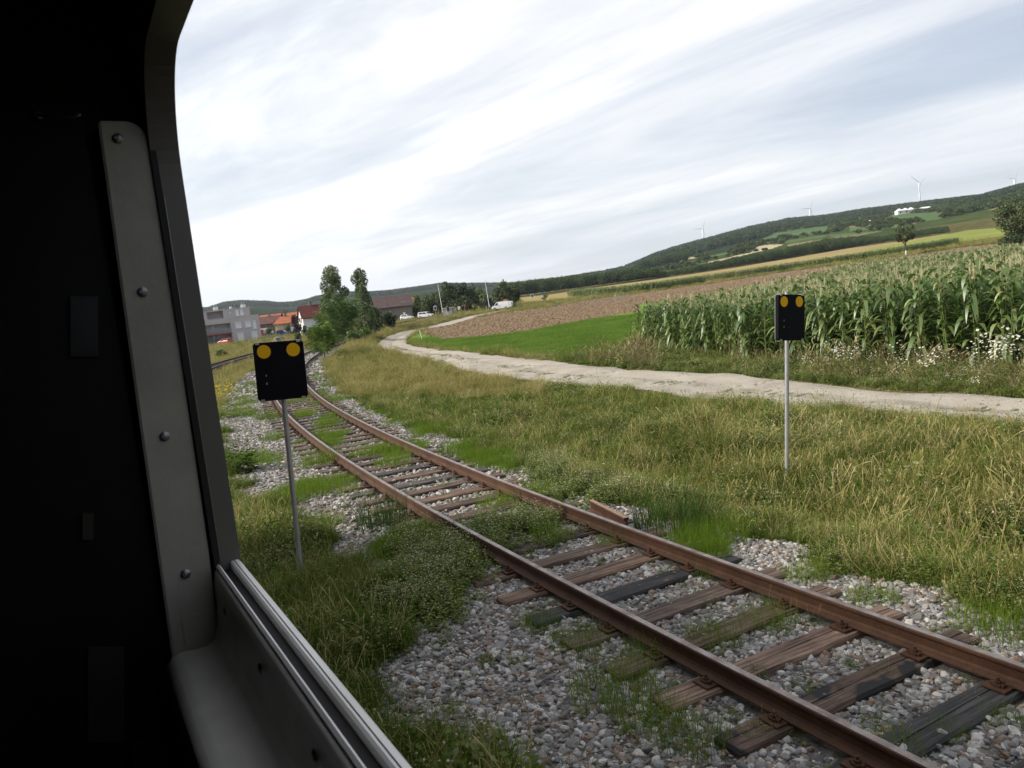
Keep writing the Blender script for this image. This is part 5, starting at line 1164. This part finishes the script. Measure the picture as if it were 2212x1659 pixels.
def house(name, px, Y, ridge_py, eave_py, Lr, Wd, rz, wall, roof, label, hip=0.0, base_z=None, chim=None, winds=(), overh=.45, door=None):
    p = on(px, Y); zr = at(px, ridge_py, Y)[2]; ze = at(px, eave_py, Y)[2]; zb = p[2]-.3 if base_z is None else base_z; e = empty(name, (p[0], p[1], zb), rz); tag(e, label, 'house'); hr, he = zr-zb, ze-zb
    a, b = Lr/2, Wd/2; mb = MB(); mb.box(-a, a, -b, b, -1, he)
    mb.add([(-a, -b, he), (-a, b, he), (-a, 0, hr-.1 if not hip else he+.01)], [(0, 1, 2)]); mb.add([(a, -b, he), (a, b, he), (a, 0, hr-.1 if not hip else he+.01)], [(0, 1, 2)])
    mb.build('wall', wall, e); o = overh; k = (hr-he)/b; h2 = hip*Lr/2; t = .18
    mb = MB()
    for dz in (0, t): mb.v += [(-a-o, -b-o, he-k*o+dz), (a+o, -b-o, he-k*o+dz), (a+o-h2, 0, hr+dz), (-a-o+h2, 0, hr+dz), (-a-o, b+o, he-k*o+dz), (a+o, b+o, he-k*o+dz)]
    f = [(0, 1, 2, 3), (3, 2, 5, 4)]+([(1, 5, 2), (0, 3, 4)] if hip else [])
    mb.f = f+[tuple(i+6 for i in q[::-1]) for q in f]+[(0, 1, 7, 6), (4, 5, 11, 10)]+([(1, 5, 11, 7), (0, 4, 10, 6)] if hip else [(0, 3, 9, 6), (3, 4, 10, 9), (1, 2, 8, 7), (2, 5, 11, 8)])
    mb.m = [0]*len(mb.f); rf = mb.build('roof', roof, e)
    if chim is not None: MB().box(chim-.3, chim+.3, -.3, .3, hr-.5, hr+.9).box(chim-.36, chim+.36, -.36, .36, hr+.9, hr+1.0).build('chimney', M_bwall, rf)
    for (side, s, z, w_, h_) in winds:
        mb = MB()
        if side == 'f': mb.box(s-w_/2, s+w_/2, -b-.05, -b-.004, z, z+h_)
        elif side == 'l': mb.box(-a-.05, -a-.004, s-w_/2, s+w_/2, z, z+h_)
        w0 = mb.build('window', M_glass, e); mb = MB()
        if side == 'f': mb.box(s-w_/2-.1, s+w_/2+.1, -b-.12, -b-.004, z-.12, z-.003)
        else: mb.box(-a-.12, -a-.004, s-w_/2-.1, s+w_/2+.1, z-.12, z-.003)
        mb.build('sill', M_wframe, w0)
    return e
house('gabled_house', 684, 200, 659, 683, 8.0, 6.2, R(24), M_wwall, R_dred, 'white gabled house with dark red roof left of the robinias', chim=-1.2, winds=(('l', .9, 3.1, .9, 1.2), ('l', -.9, 3.1, .9, 1.2), ('l', 1.5, .8, 1.1, 1.2), ('f', 0, 1.0, 1.2, 1.2)), overh=.35)
house('cream_house', 618, 232, 684, 697, 5.8, 5.0, R(4), M_cwall, R_or, 'cream walled house with bright orange hipped roof beside the purple tree', hip=.6, winds=(('f', -1.6, .6, .8, 1.3), ('f', 0, .6, .8, 1.3), ('f', 1.6, .6, .8, 1.3)), chim=0)
house('brown_house', 580, 240, 684, 698, 7.5, 5.5, R(-5), M_bwall, R_rbr, 'low house with dark brown roof right behind the apartment block', winds=(('f', -1, .6, 1, 1.2),), chim=.5)
house('red_roof_house', 587, 275, 680, 686, 6.5, 5, R(0), M_wwall, R_or, 'small house with flat orange red roof behind the brown roofed one', chim=1.0)
house('grey_roof_house', 607, 290, 675, 688, 5.4, 6, R(12), M_wwall, R_gr, 'house with a dark grey roof between the two orange roofs', chim=1.5)
house('orange_roof_house', 631, 285, 676, 686, 5, 5, R(0), M_cwall, R_or, 'orange roofed house peeping out left of the purple tree', chim=None)
bh = house('farm_barn', 848, 200, 640, 662, 8.6, 8.0, R(14), M_bwall, R_br, 'long brown roofed barn behind the dark bushes', overh=.5)
mb = MB(); mb.prism([(2.0, -2.9, 0), (3.0, -2.9, 0), (3.0, -2.1, 0), (2.0, -2.1, 0)], (0, 0, 0), (0, 0, .06)); s_ = mb.build('skylight', M_shut, bh); s_.location = (0, 0, at(848, 655, 200)[2]-bh.location.z+.05); 
house('barn_annex', 884, 214, 643, 652, 3.4, 4.0, R(20), M_wwall, R_or, 'small building with vivid orange roof at the right end of the barn')
# white and orange garden fences, guard rail
def fence(name, a, b, Y, h, m, label, posts=12, zoff=0.0, gaps=True):
    p, q = on(a, Y), on(b, Y); e = empty(name, p); tag(e, label, 'fence'); d = Vector(q-p)
    mb = MB(); mb.prism([(0, 0, h*.62), d+Vector((0, 0, h*.62)), d+Vector((0, 0, h)), (0, 0, h)], (0, 0, 0), (0, .05, 0)); mb.build('panel', m, e)
    if gaps: mb = MB(); mb.prism([(0, 0, h*.12), d+Vector((0, 0, h*.12)), d+Vector((0, 0, h*.5)), (0, 0, h*.5)], (0, 0, 0), (0, .05, 0)); mb.build('panel', m, e)
    for i in range(posts):
        v = d*(i/(posts-1)); MB().box(v.x-.06, v.x+.06, v.y-.06, v.y+.055, v.z-.3, v.z+h+.1).build('post', m, e)
    e.location.z += zoff; return e
fence('garden_fence', 626, 656, 222, 1.1, M_wframe, 'white board fence below the purple tree', zoff=.9)
fence('garden_fence', 597, 624, 226, .8, simple('orange_fence_boards', (.50, .24, .10), .8), 'orange wooden fence in front of the cream walled house', zoff=.7)
fence('guard_rail', 566, 600, 205, .6, M_steel, 'grey guard rail right of the apartment block', posts=9, gaps=False)
# sandy mound
def mound(name, px, Y, w, h, m, label):
    r = NR(int(px)); p = on(px, Y); n = 24; V = []; Fq = []
    for i in range(8):
        t = i/7
        for k in range(n):
            a = k*2*math.pi/n; q = w*(1-t)**.8*(1+.12*math.sin(3*a+1)+.06*r.normal()); V.append((q*math.cos(a), q*.7*math.sin(a), h*t**.8-.1+.05*r.normal()))
    for i in range(7):
        for k in range(n): Fq.append((i*n+k, i*n+(k+1) % n, (i+1)*n+(k+1) % n, (i+1)*n+k))
    o = npmesh(name, np.array(V), np.array(Fq), m); o.location = p; tag(o, label, 'mound'); return o
mound('sand_mound', 596, 150, 1.6, 1.15, G_terr, 'sandy heap of earth behind the near black board')

# ------------------------------------------------------------------ level crossing
M_dark = simple('dark_signal_housing', (.03, .03, .032), .6)
M_conc = simple('weathered_concrete', (.26, .25, .235), .95, 0, .2, 1.5)
M_rw = simple('red_band_paint', (.50, .05, .04), .6)
def barrier(px, top, Y, label):
    p = on(px, Y); e = empty('crossing_barrier', p); tag(e, label, 'barrier', 'raised crossing barriers'); H = at(px, top, Y)[2]-p[2]; px2, _, _ = pj(np.array([p[0]]), np.array([Y]), np.array([p[2]+H])); 
    MB().box(-.28, .28, -.28, .28, -.3, 1.15).build('drive_cabinet', M_steel, e, bevel=.03)
    MB().box(-.14, .14, -.2, .2, 1.15, 1.6).build('pivot', M_steel, e, bevel=.02)
    lx = -.05*H
    a = MB().tube([(0, -.3, 1.0), (lx, -.3, H)], [.09, .045], 8).build('arm', M_wframe, e)
    for t in (.25, .5, .75): MB().tube([(lx*t, -.3, 1+(H-1)*t), (lx*(t+.02), -.3, 1+(H-1)*(t+.02))], [.095-.045*t, .094-.045*t], 8).build('band', M_steel, a)
    MB().box(-.2, .2, -.35, .1, .2, .9).build('counterweight', M_dark, e); return e
barrier(1055, 602, 190, 'right raised white barrier arm beside the white van'); barrier(954, 613, 193, 'left raised white barrier arm beside the concrete hut')
def signal(px, Y, top, label, board_=True, wide=.55):
    p = on(px, Y); e = empty('crossing_signal', p); tag(e, label, 'signal', 'crossing light signals'); H = at(px, top, Y)[2]-p[2]
    MB().tube([(0, 0, -.3), (0, 0, H)], .06, 8).build('pole', M_steel, e)
    MB().box(-wide/2, wide/2, -.16, -.065, H-1.15, H-.1).build('backing', M_dark if board_ else M_wframe, e, bevel=.02)
    b = MB().box(-wide*.32, wide*.32, -.25, -.163, H-1.0, H-.25).build('lamp_housing', M_dark, e, bevel=.02)
    for z in (H-.45, H-.8): MB().tube([(0, -.30, z), (0, -.252, z)], .12, 12).build('lens', M_glass, b)
    return e
signal(939, 193, 660, 'crossing signal with white bordered board left of the left barrier', False, .75); signal(966, 189, 662, 'crossing signal standing in front of the concrete hut')
signal(1048, 187, 650, 'slim crossing signal just left of the right barrier'); signal(1062, 191, 648, 'crossing signal between the right barrier and the van')
p = on(966, 191); h = MB().box(-1.15, 1.15, -.9, .9, -.3, 1.75); e = empty('crossing_hut', p, R(-12)); tag(e, 'small grey concrete equipment hut by the left barrier', 'hut'); h.build('wall', M_conc, e, bevel=.02)
MB().box(-1.3, 1.3, -1.05, 1.05, 1.752, 1.88).build('roof', M_cap, e, bevel=.02); MB().box(-.3, .35, -.93, -.903, 0, 1.6).build('door', M_steel, e, bevel=.005)
def plate_sign(name, px, Y, top, w, h, m, label, cat='sign', shape='rect', pole=.03):
    p = on(px, Y); H = at(px, top, Y)[2]-p[2]; e = empty(name, p); tag(e, label, cat); MB().tube([(0, 0, -.3), (0, 0, H)], pole, 8).build('pole', M_steel, e); z = H-h/2
    if shape == 'tri': pl = [(-w/2, 0, z+h/2), (w/2, 0, z+h/2), (0, 0, z-h/2)]
    elif shape == 'disc': pl = [(w/2*math.cos(a), 0, z+h/2*math.sin(a)) for a in np.linspace(0, 6.283, 20, endpoint=False)]
    else: pl = [(-w/2, 0, z-h/2), (w/2, 0, z-h/2), (w/2, 0, z+h/2), (-w/2, 0, z+h/2)]
    MB().prism(pl, (0, -pole-.02, 0), (0, -pole-.001, 0)).build('plate', m, e)
    if shape == 'disc':
        MB().prism([(x*.72, 0, z+(q-z)*.72) for x, y, q in pl], (0, -pole-.028, 0), (0, -pole-.0205, 0)).build('sign_face', M_dark, e)
    return e
plate_sign('yield_sign', 871.5, 192, 675, .75, .65, M_shut, 'grey backed triangular yield sign above the white hatchback', shape='tri')
plate_sign('notice_board', 989.5, 196, 662, .65, .75, M_shut, 'small white notice board on a post right of the hut')
plate_sign('small_road_sign', 971, 150, 676, .3, .3, M_shut, 'tiny round marker post in the grass below the hut', shape='disc')
plate_sign('road_sign', 1149, 232, 635, 1.0, 1.0, M_wframe, 'round white road sign beyond the crossing, the left one', shape='disc')
e = plate_sign('warning_sign', 1169.5, 236, 638, .8, .7, M_wframe, 'road sign with orange top and white plate beyond the crossing, the right one'); 
p = on(1002, 200); H = at(1002, 655, 200)[2]-p[2]; e = empty('crossbuck_sign', p); tag(e, 'red and white crossbuck in front of the dark trees', 'sign'); MB().tube([(0, 0, -.3), (0, 0, H-.3)], .04, 8).build('pole', M_steel, e)
for s in (-1, 1):
    MB().prism([(-.5, 0, H-.35-s*.35-.08), (-.5, 0, H-.35-s*.35+.08), (.5, 0, H-.35+s*.35+.08), (.5, 0, H-.35+s*.35-.08)], (0, -.06-.02*s, 0), (0, -.05-.02*s, 0)).build('crossbar', M_rw, e)
# wayside shrine
p = on(1090, 182); p[2] += .0; H = at(1090, 646, 182)[2]-p[2]; e = empty('wayside_shrine', p); tag(e, 'white pillar shrine with small red tiled roof behind the van', 'shrine')
mb = MB().box(-.35, .35, -.35, .35, -.3, H-1.0); mb.box(-.42, .42, -.42, .42, H-1.0, H-.35); mb.build('pillar', M_wwall, e); MB().add([(-.75, -.75, H-.34), (.75, -.75, H-.34), (.75, .75, H-.34), (-.75, .75, H-.34), (0, 0, H)], [(0, 1, 4), (1, 2, 4), (2, 3, 4), (3, 0, 4), (0, 3, 2, 1)]).build('roof', R_or, e)
MB().box(-.2, .2, -.43, -.423, H-.9, H-.5).build('niche', M_dark, e)
# delineator posts and stakes
for i, (a, b, t, lb) in enumerate([(1329, 640.5, 634, 'white roadside post on the grass verge before the corn strip, leftmost'), (1346, 636, 631.5, 'white roadside post right behind the leftmost one'), (1612.6, 598.5, 594, 'white roadside post in the middle of the corn strip verge, left of two'), (1624, 596, 591.5, 'white roadside post in the middle of the corn strip verge, right of two')]):
    p = hit(a, b); H = at(a, t, p[1])[2]-p[2]; e = empty('roadside_post', p); tag(e, lb, 'post', 'white roadside posts'); MB().box(-.09, .09, -.05, .05, -.2, H).build('post', M_wframe, e); MB().box(-.092, .092, -.052, .052, H-.28, H-.12).build('dark_band', M_dark, e)
p = hit(913, 735); H = at(907, 713.5, p[1])[2]-p[2]; o = MB().tube([(0, 0, -.2), (-.18, 0, H)], .03, 8).tube([(-.18, 0, H), (-.182, 0, H+.02)], .036, 8).build('boundary_stake', M_wframe, loc=p); tag(o, 'thin white leaning stake beside the bend of the farm track', 'post')
p = on(960, 150); H = .9

# ------------------------------------------------------------------ buildings and turbines on the hill
def far_building(name, x0, x1, yb, yt, label, roof=None, waves=0):
    p = hit((x0+x1)/2, yb); Y = p[1]; wd = (x1-x0)*Y/F; h = (yb-yt)*Y/F; e = empty(name, p); tag(e, label, 'building'); MB().box(-wd/2, wd/2, 0, 10, -6, h*.62).build('wall', M_wwall, e)
    if waves:
        k = wd/waves
        for i in range(waves):
            a = -wd/2+i*k; MB().add([(a, -1, h*.6), (a+k, -1, h*.6), (a+k, 11, h*.6), (a, 11, h*.6), (a+k/2, 5, h*1.05)], [(0, 1, 4), (1, 2, 4), (2, 3, 4), (3, 0, 4), (0, 3, 2, 1)]).build('roof', M_wframe, e)
    else: MB().add([(-wd/2-.5, -1, h*.625), (wd/2+.5, -1, h*.625), (wd/2+.5, 11, h*.625), (-wd/2-.5, 11, h*.625), (-wd/2-.5, 5, h), (wd/2+.5, 5, h)], [(0, 1, 5, 4), (3, 4, 5, 2), (0, 4, 3), (1, 2, 5), (0, 3, 2, 1)]).build('roof', roof or M_cap, e)
    for q in np.linspace(-wd*.35, wd*.35, 3): MB().box(q-1, q+1, -.12, -.01, h*.15, h*.45).build('window', M_glass, e)
    return e
far_building('tent_roof_hall', 1940, 1978, 461, 449, 'long white building with three peaked tent roofs on the hilltop', waves=3)
far_building('grey_hall', 1979, 1995, 457, 449, 'low pale grey hall between the tent roofs and the white house on the hill', M_cap)
far_building('hill_house', 1995, 2012, 454.5, 446, 'white gabled house at the right end of the hilltop buildings', M_wframe)
far_building('vineyard_hut', 1869, 1875, 481.5, 476.5, 'tiny white hut among the vineyards, left one', M_wframe)
far_building('vineyard_hut', 1878, 1884, 480, 475, 'tiny white hut among the vineyards, right one', M_wframe)
M_turb = simple('turbine_white', (.78, .78, .80), .5, 0, .02, 1)
M_turb_g = simple('turbine_band', (.55, .18, .16), .5)
def turbine(hub, Y, tips, label):
    H = at(hub[0], hub[1], Y); g = float(ground(H[0], Y)); e = empty('wind_turbine', (H[0], Y, g)); tag(e, label, 'wind turbine', 'wind turbines beyond the hill'); h = H[2]-g
    mb = MB(); mb.tube([(0, 6, -5), (0, 6, h*.5), (0, 6, h)], [3.4, 2.8, 2.0], 14); mb.build('tower', M_turb, e, smooth=True)
    MB().tube([(0, -1, h), (0, 1, h), (0, 10, h), (0, 12, h)], [1.6, 2.4, 2.4, 1.6], 10).build('nacelle', M_turb, e, smooth=True)
    hb = MB().tube([(0, -5, h), (0, -3.5, h), (0, -1, h)], [.5, 1.9, 2.2], 10).build('hub', M_turb, e, smooth=True)
    for tx, ty in tips:
        T = at(tx, ty, Y); d = Vector((T[0]-H[0], 0, T[2]-H[2])); L = d.length; d.normalize(); pz = Vector((-d.z, 0, d.x)); pts = []; mb = MB(); st = [(0, .9), (.06, .9), (.18, 1.7), (.5, 1.15), (.8, .75), (1, .25)]
        V = []
        for t, w in st:
            c = d*L*t+Vector((0, -3, h)); V += [c-pz*w+Vector((0, -.35, 0)), c+pz*w+Vector((0, -.1, 0)), c+pz*w+Vector((0, .25, 0)), c-pz*w+Vector((0, .35, 0))]
        n = len(st); mb.add([tuple(v) for v in V], [(i*4+k, i*4+(k+1) % 4, i*4+4+(k+1) % 4, i*4+4+k) for i in range(n-1) for k in range(4)]+[(0, 1, 2, 3), tuple(range(4*n-4, 4*n))]); mb.build('blade', M_turb, e)
turbine((1518, 494), 3440, [(1523, 471), (1497, 495.5), (1524, 514)], 'leftmost wind turbine beyond the ridge, smallest above the dark wood')
turbine((1750, 450.5), 3300, [(1755.5, 427), (1727, 452), (1756, 471)], 'second wind turbine from the left, above the middle of the ridge')
turbine((1987, 396), 3050, [(1965, 380), (2002, 380), (1983, 422)], 'largest wind turbine, standing above the hilltop buildings')
turbine((2193, 386), 3200, [(2198, 365), (2172, 384), (2194, 408)], 'wind turbine at the right edge of the picture, half behind the ridge')

# ------------------------------------------------------------------ the carriage we look out of
TM = Matrix(((TRAIN_N[0], TRAIN_D[0], 0, 0), (TRAIN_N[1], TRAIN_D[1], 0, 0), (0, 0, 1, EYE), (0, 0, 0, 1)))   # local x = outwards through the window, y = along the train, z = above the eye
TR = bpy.data.objects.new('train_carriage', None); COL.objects.link(TR); TR.matrix_world = TM @ Matrix.Translation((-1.1, 0, -2.2)); TO = Matrix.Translation((1.1, 0, 2.2))
tag(TR, 'dark interior of the train carriage around the open window at the left', 'train carriage')
def tbuild(mb, name, mat, parent=None, bevel=0, smooth=False):
    mb.v = [tuple(TO@Vector(v)) for v in mb.v]; o = mb.build(name, mat, parent or TR, bevel=bevel, smooth=smooth); return o
ZT, ZS, RC, Y0, Y1 = .50, -.476, .20, -.12, 1.69     # opening top, sash top, corner radius, rear and front edges
def opening(n=14, inset=0.0):
    pts = []
    for a in np.linspace(0, math.pi/2, n): pts.append((Y1-RC+RC*math.cos(a), ZT-RC+RC*math.sin(a)))
    for a in np.linspace(math.pi/2, math.pi, n): pts.append((Y0+RC+RC*math.cos(a), ZT-RC+RC*math.sin(a)))
    return pts
# outer wall with the round cornered opening, as a ring of quads
op = [(Y1, -.95)]+opening()+[(Y0, -.95)]
ou = []
for y, z in op:
    if z <= -.94: ou.append((5.0 if y > .5 else -9.0, -.95))
    else:
        c = ((Y0+Y1)/2, -.1); dy, dz = y-c[0], z-c[1]; k = 1e9
        if dy > 0: k = min(k, (5.0-c[0])/dy)
        if dy < 0: k = min(k, (-9.0-c[0])/dy)
        if dz > 0: k = min(k, (1.05-c[1])/dz)
        ou.append((c[0]+dy*k, c[1]+dz*k))
mb = MB(); n = len(op)
for X in (.203, .255): mb.v += [(X, y, z) for y, z in op]+[(X, y, z) for y, z in ou]
for i in range(n-1):
    mb.f += [(i, i+1, n+i+1, n+i), (2*n+i, 3*n+i, 3*n+i+1, 2*n+i+1), (i, 2*n+i, 2*n+i+1, i+1)]
mb.m = [0]*len(mb.f); tbuild(mb, 'side_wall', [M_frame])
mb = MB().box(.203, .255, -9, 5, -2.15, -.951); tbuild(mb, 'lower_wall', M_frame)
# cover the two gaps beside the corners (ring is star shaped, its outer corners are cut)
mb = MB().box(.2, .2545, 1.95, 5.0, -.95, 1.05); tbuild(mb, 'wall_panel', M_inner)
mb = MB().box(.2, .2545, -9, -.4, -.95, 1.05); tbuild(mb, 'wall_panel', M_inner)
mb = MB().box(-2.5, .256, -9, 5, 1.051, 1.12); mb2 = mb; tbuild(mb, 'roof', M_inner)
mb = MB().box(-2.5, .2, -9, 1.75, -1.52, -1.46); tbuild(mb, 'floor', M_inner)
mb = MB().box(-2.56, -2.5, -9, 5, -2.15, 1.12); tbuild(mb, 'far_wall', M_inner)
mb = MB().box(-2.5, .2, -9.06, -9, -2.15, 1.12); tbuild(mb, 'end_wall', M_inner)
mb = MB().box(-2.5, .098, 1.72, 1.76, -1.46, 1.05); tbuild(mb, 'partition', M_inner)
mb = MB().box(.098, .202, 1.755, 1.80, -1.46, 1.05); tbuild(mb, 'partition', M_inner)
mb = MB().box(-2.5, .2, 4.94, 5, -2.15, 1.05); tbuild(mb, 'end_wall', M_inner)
# grey cover strip with four round headed screws
def rounded(x0, x1, z0, z1, r, n=8):
    return [(x0, z0), (x1, z0), (x1, z1-r)]+[(x1-r+r*math.cos(a), z1-r+r*math.sin(a)) for a in np.linspace(.1, math.pi/2, n)]+[(x0, z1)]
mb = MB().prism([(x, 0, z) for x, z in [(.0985, -.66), (.190, -.66), (.1965, -.44), (.2015, 0), (.2018, .36)]+[(.1668+.035*math.cos(a), .37+.035*math.sin(a)) for a in np.linspace(.15, math.pi/2, 8)]+[(.122, .405)]], (0, 1.69, 0), (0, 1.722, 0)); strip = tbuild(mb, 'cover_strip', M_trim, bevel=.0035)
for z, x in ((.372, .151), (.083, .151), (-.200, .149), (-.480, .147)):
    s = MB(); s.tube([(x, 1.690, z), (x, 1.687, z), (x, 1.6845, z), (x, 1.6835, z)], [.0098, .0095, .006, .001], 16); s.box(x-.0066, x+.0066, 1.6832, 1.6845, z-.0009, z+.0009); tbuild(s, 'screw', M_screw, smooth=False)
mb = MB().box(.126, .186, 1.688, 1.6895, -.628, -.565); tbuild(mb, 'cover_plate', M_trim, bevel=.0007)
# channel beside the strip, seal lip and front jamb
mb = MB().box(.2022, .2135, 1.684, 1.6893, -.62, ZT-.03); tbuild(mb, 'channel', M_rubber)
mb = MB().tube([(.2148, 1.6855, -.47), (.2150, 1.6855, -.1), (.2146, 1.6855, .1), (.2150, 1.6855, .26)], .0012, 8); tbuild(mb, 'seal_lip', M_screw)
# half open sash: aluminium rail, rubber gap, inner ridge, inner face and ledge
mb = MB().prism([(.2335, 0, -.62), (.2535, 0, -.62), (.2535, 0, -.482), (.249, 0, -.476), (.237, 0, -.476), (.2335, 0, -.479)], (0, -.6, 0), (0, 1.688, 0)); tbuild(mb, 'sash_rail', M_alu)
mb = MB().box(.2405, .2418, -.6, 1.686, -.4762, -.4752); tbuild(mb, 'sash_groove', M_rubber)
mb = MB().box(.2135, .233, -.6, 1.70, -.66, -.492); tbuild(mb, 'rubber_gap', M_rubber)
mb = MB().prism([(.205, 0, -.66), (.213, 0, -.66), (.213, 0, -.479), (.209, 0, -.475), (.205, 0, -.479)], (0, -.6, 0), (0, 1.70, 0)); tbuild(mb, 'inner_ridge', M_alu)
prof = [(.2045, -.485), (.2000, -.492), (.1965, -.51), (.1945, -.56), (.190, -.60), (.180, -.625), (.165, -.636), (.145, -.638), (.118, -.634), (.098, -.640), (.086, -.655), (.082, -.69), (.082, -.95), (.2045, -.95)]
mb = MB().prism([(x, 0, z) for x, z in prof], (0, -.6, 0), (0, 1.689, 0)); led = tbuild(mb, 'window_ledge', M_ledge)
for p_ in led.data.polygons: p_.use_smooth = len(p_.vertices) == 4
for y in (1.58, 1.27, .96, .65): s = MB().tube([(.1975, y, -.54), (.1955, y, -.54), (.1925, y, -.54), (.1918, y, -.54)], [.0095, .0093, .006, .001], 14); tbuild(s, 'screw', M_screw)
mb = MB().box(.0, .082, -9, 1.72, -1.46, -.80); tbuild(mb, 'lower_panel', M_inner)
# things half seen in the dark: added plate imitating a reflection, brown panels, coat hook
def dk(px0, py0, px1, py1, yy, name, mat, th=.004, bevel=.001):
    c = []
    for px, py in ((px0, py0), (px1, py0), (px1, py1), (px0, py1)):
        d = ray(px, py); al = d[0]*TRAIN_D[0]+d[1]*TRAIN_D[1]; q = d*(yy/al); c.append((q[0]*TRAIN_N[0]+q[1]*TRAIN_N[1], 0, q[2]))
    mb = MB().prism(c, (0, yy, 0), (0, yy-th, 0)); return tbuild(mb, name, mat)
dk(152, 640, 212, 770, 1.716, 'reflection_patch', simple('reflection_patch_grey', (.012, .012, .013), .35, .2, .6, 6))
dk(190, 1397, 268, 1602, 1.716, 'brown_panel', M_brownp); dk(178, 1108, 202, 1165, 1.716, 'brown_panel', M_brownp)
d = ray(132, 256); q = d*(1.70/(d[0]*TRAIN_D[0]+d[1]*TRAIN_D[1])); hx = q[0]*TRAIN_N[0]+q[1]*TRAIN_N[1]; hz_ = q[2]
mb = MB().tube([(hx-.035, 1.71, hz_+.008), (hx-.015, 1.68, hz_-.002), (hx+.02, 1.67, hz_-.004), (hx+.03, 1.66, hz_-.002)], .003, 8).tube([(hx-.035, 1.717, hz_+.008), (hx-.035, 1.708, hz_+.008)], .008, 10); hk = tbuild(mb, 'coat_hook', M_screw, smooth=True)
# outside of the carriage
mb = MB().box(.2555, .275, -9, 12, -2.15, -.96); tbuild(mb, 'outer_skin', M_exterior)
mb = MB().prism([(.255, 0, 1.0), (.275, 0, 1.06), (.0, 0, 1.30), (-1.1, 0, 1.42), (-2.3, 0, 1.30), (-2.58, 0, 1.06), (-2.56, 0, 1.121), (.255, 0, 1.121)], (0, -9, 0), (0, 12, 0)); tbuild(mb, 'roof_skin', M_frame)
for y in (-6.5, -4.5, 3.0):
    for X in (-.40, -1.9):
        mb = MB().tube([(X-.06, y, -2.72), (X+.06, y, -2.72)], .42, 24); tbuild(mb, 'wheel', M_rust)
mb = MB().box(.2, .2555, 5.001, 12, -2.15, 1.12); tbuild(mb, 'side_wall', M_exterior)
mb = MB().box(-2.3, .0, -7.5, 11, -2.6, -2.151); tbuild(mb, 'underframe', M_dkplas)

# ------------------------------------------------------------------ air
m, t = newmat('haze_air'); pv = t.nodes.new('ShaderNodeVolumePrincipled'); pv.inputs['Color'].default_value = (.80, .88, 1, 1); pv.inputs['Density'].default_value = .00008; pv.inputs['Anisotropy'].default_value = .2
ho = t.nodes.new('ShaderNodeOutputMaterial'); t.links.new(pv.outputs[0], ho.inputs['Volume'])
o = MB().box(-9500, 9500, -9500, 9500, -12, 420).build('haze', m); o['kind'] = 'stuff'; o['label'] = 'thin haze over the fields and hills'
sc.cycles.volume_bounces = 0
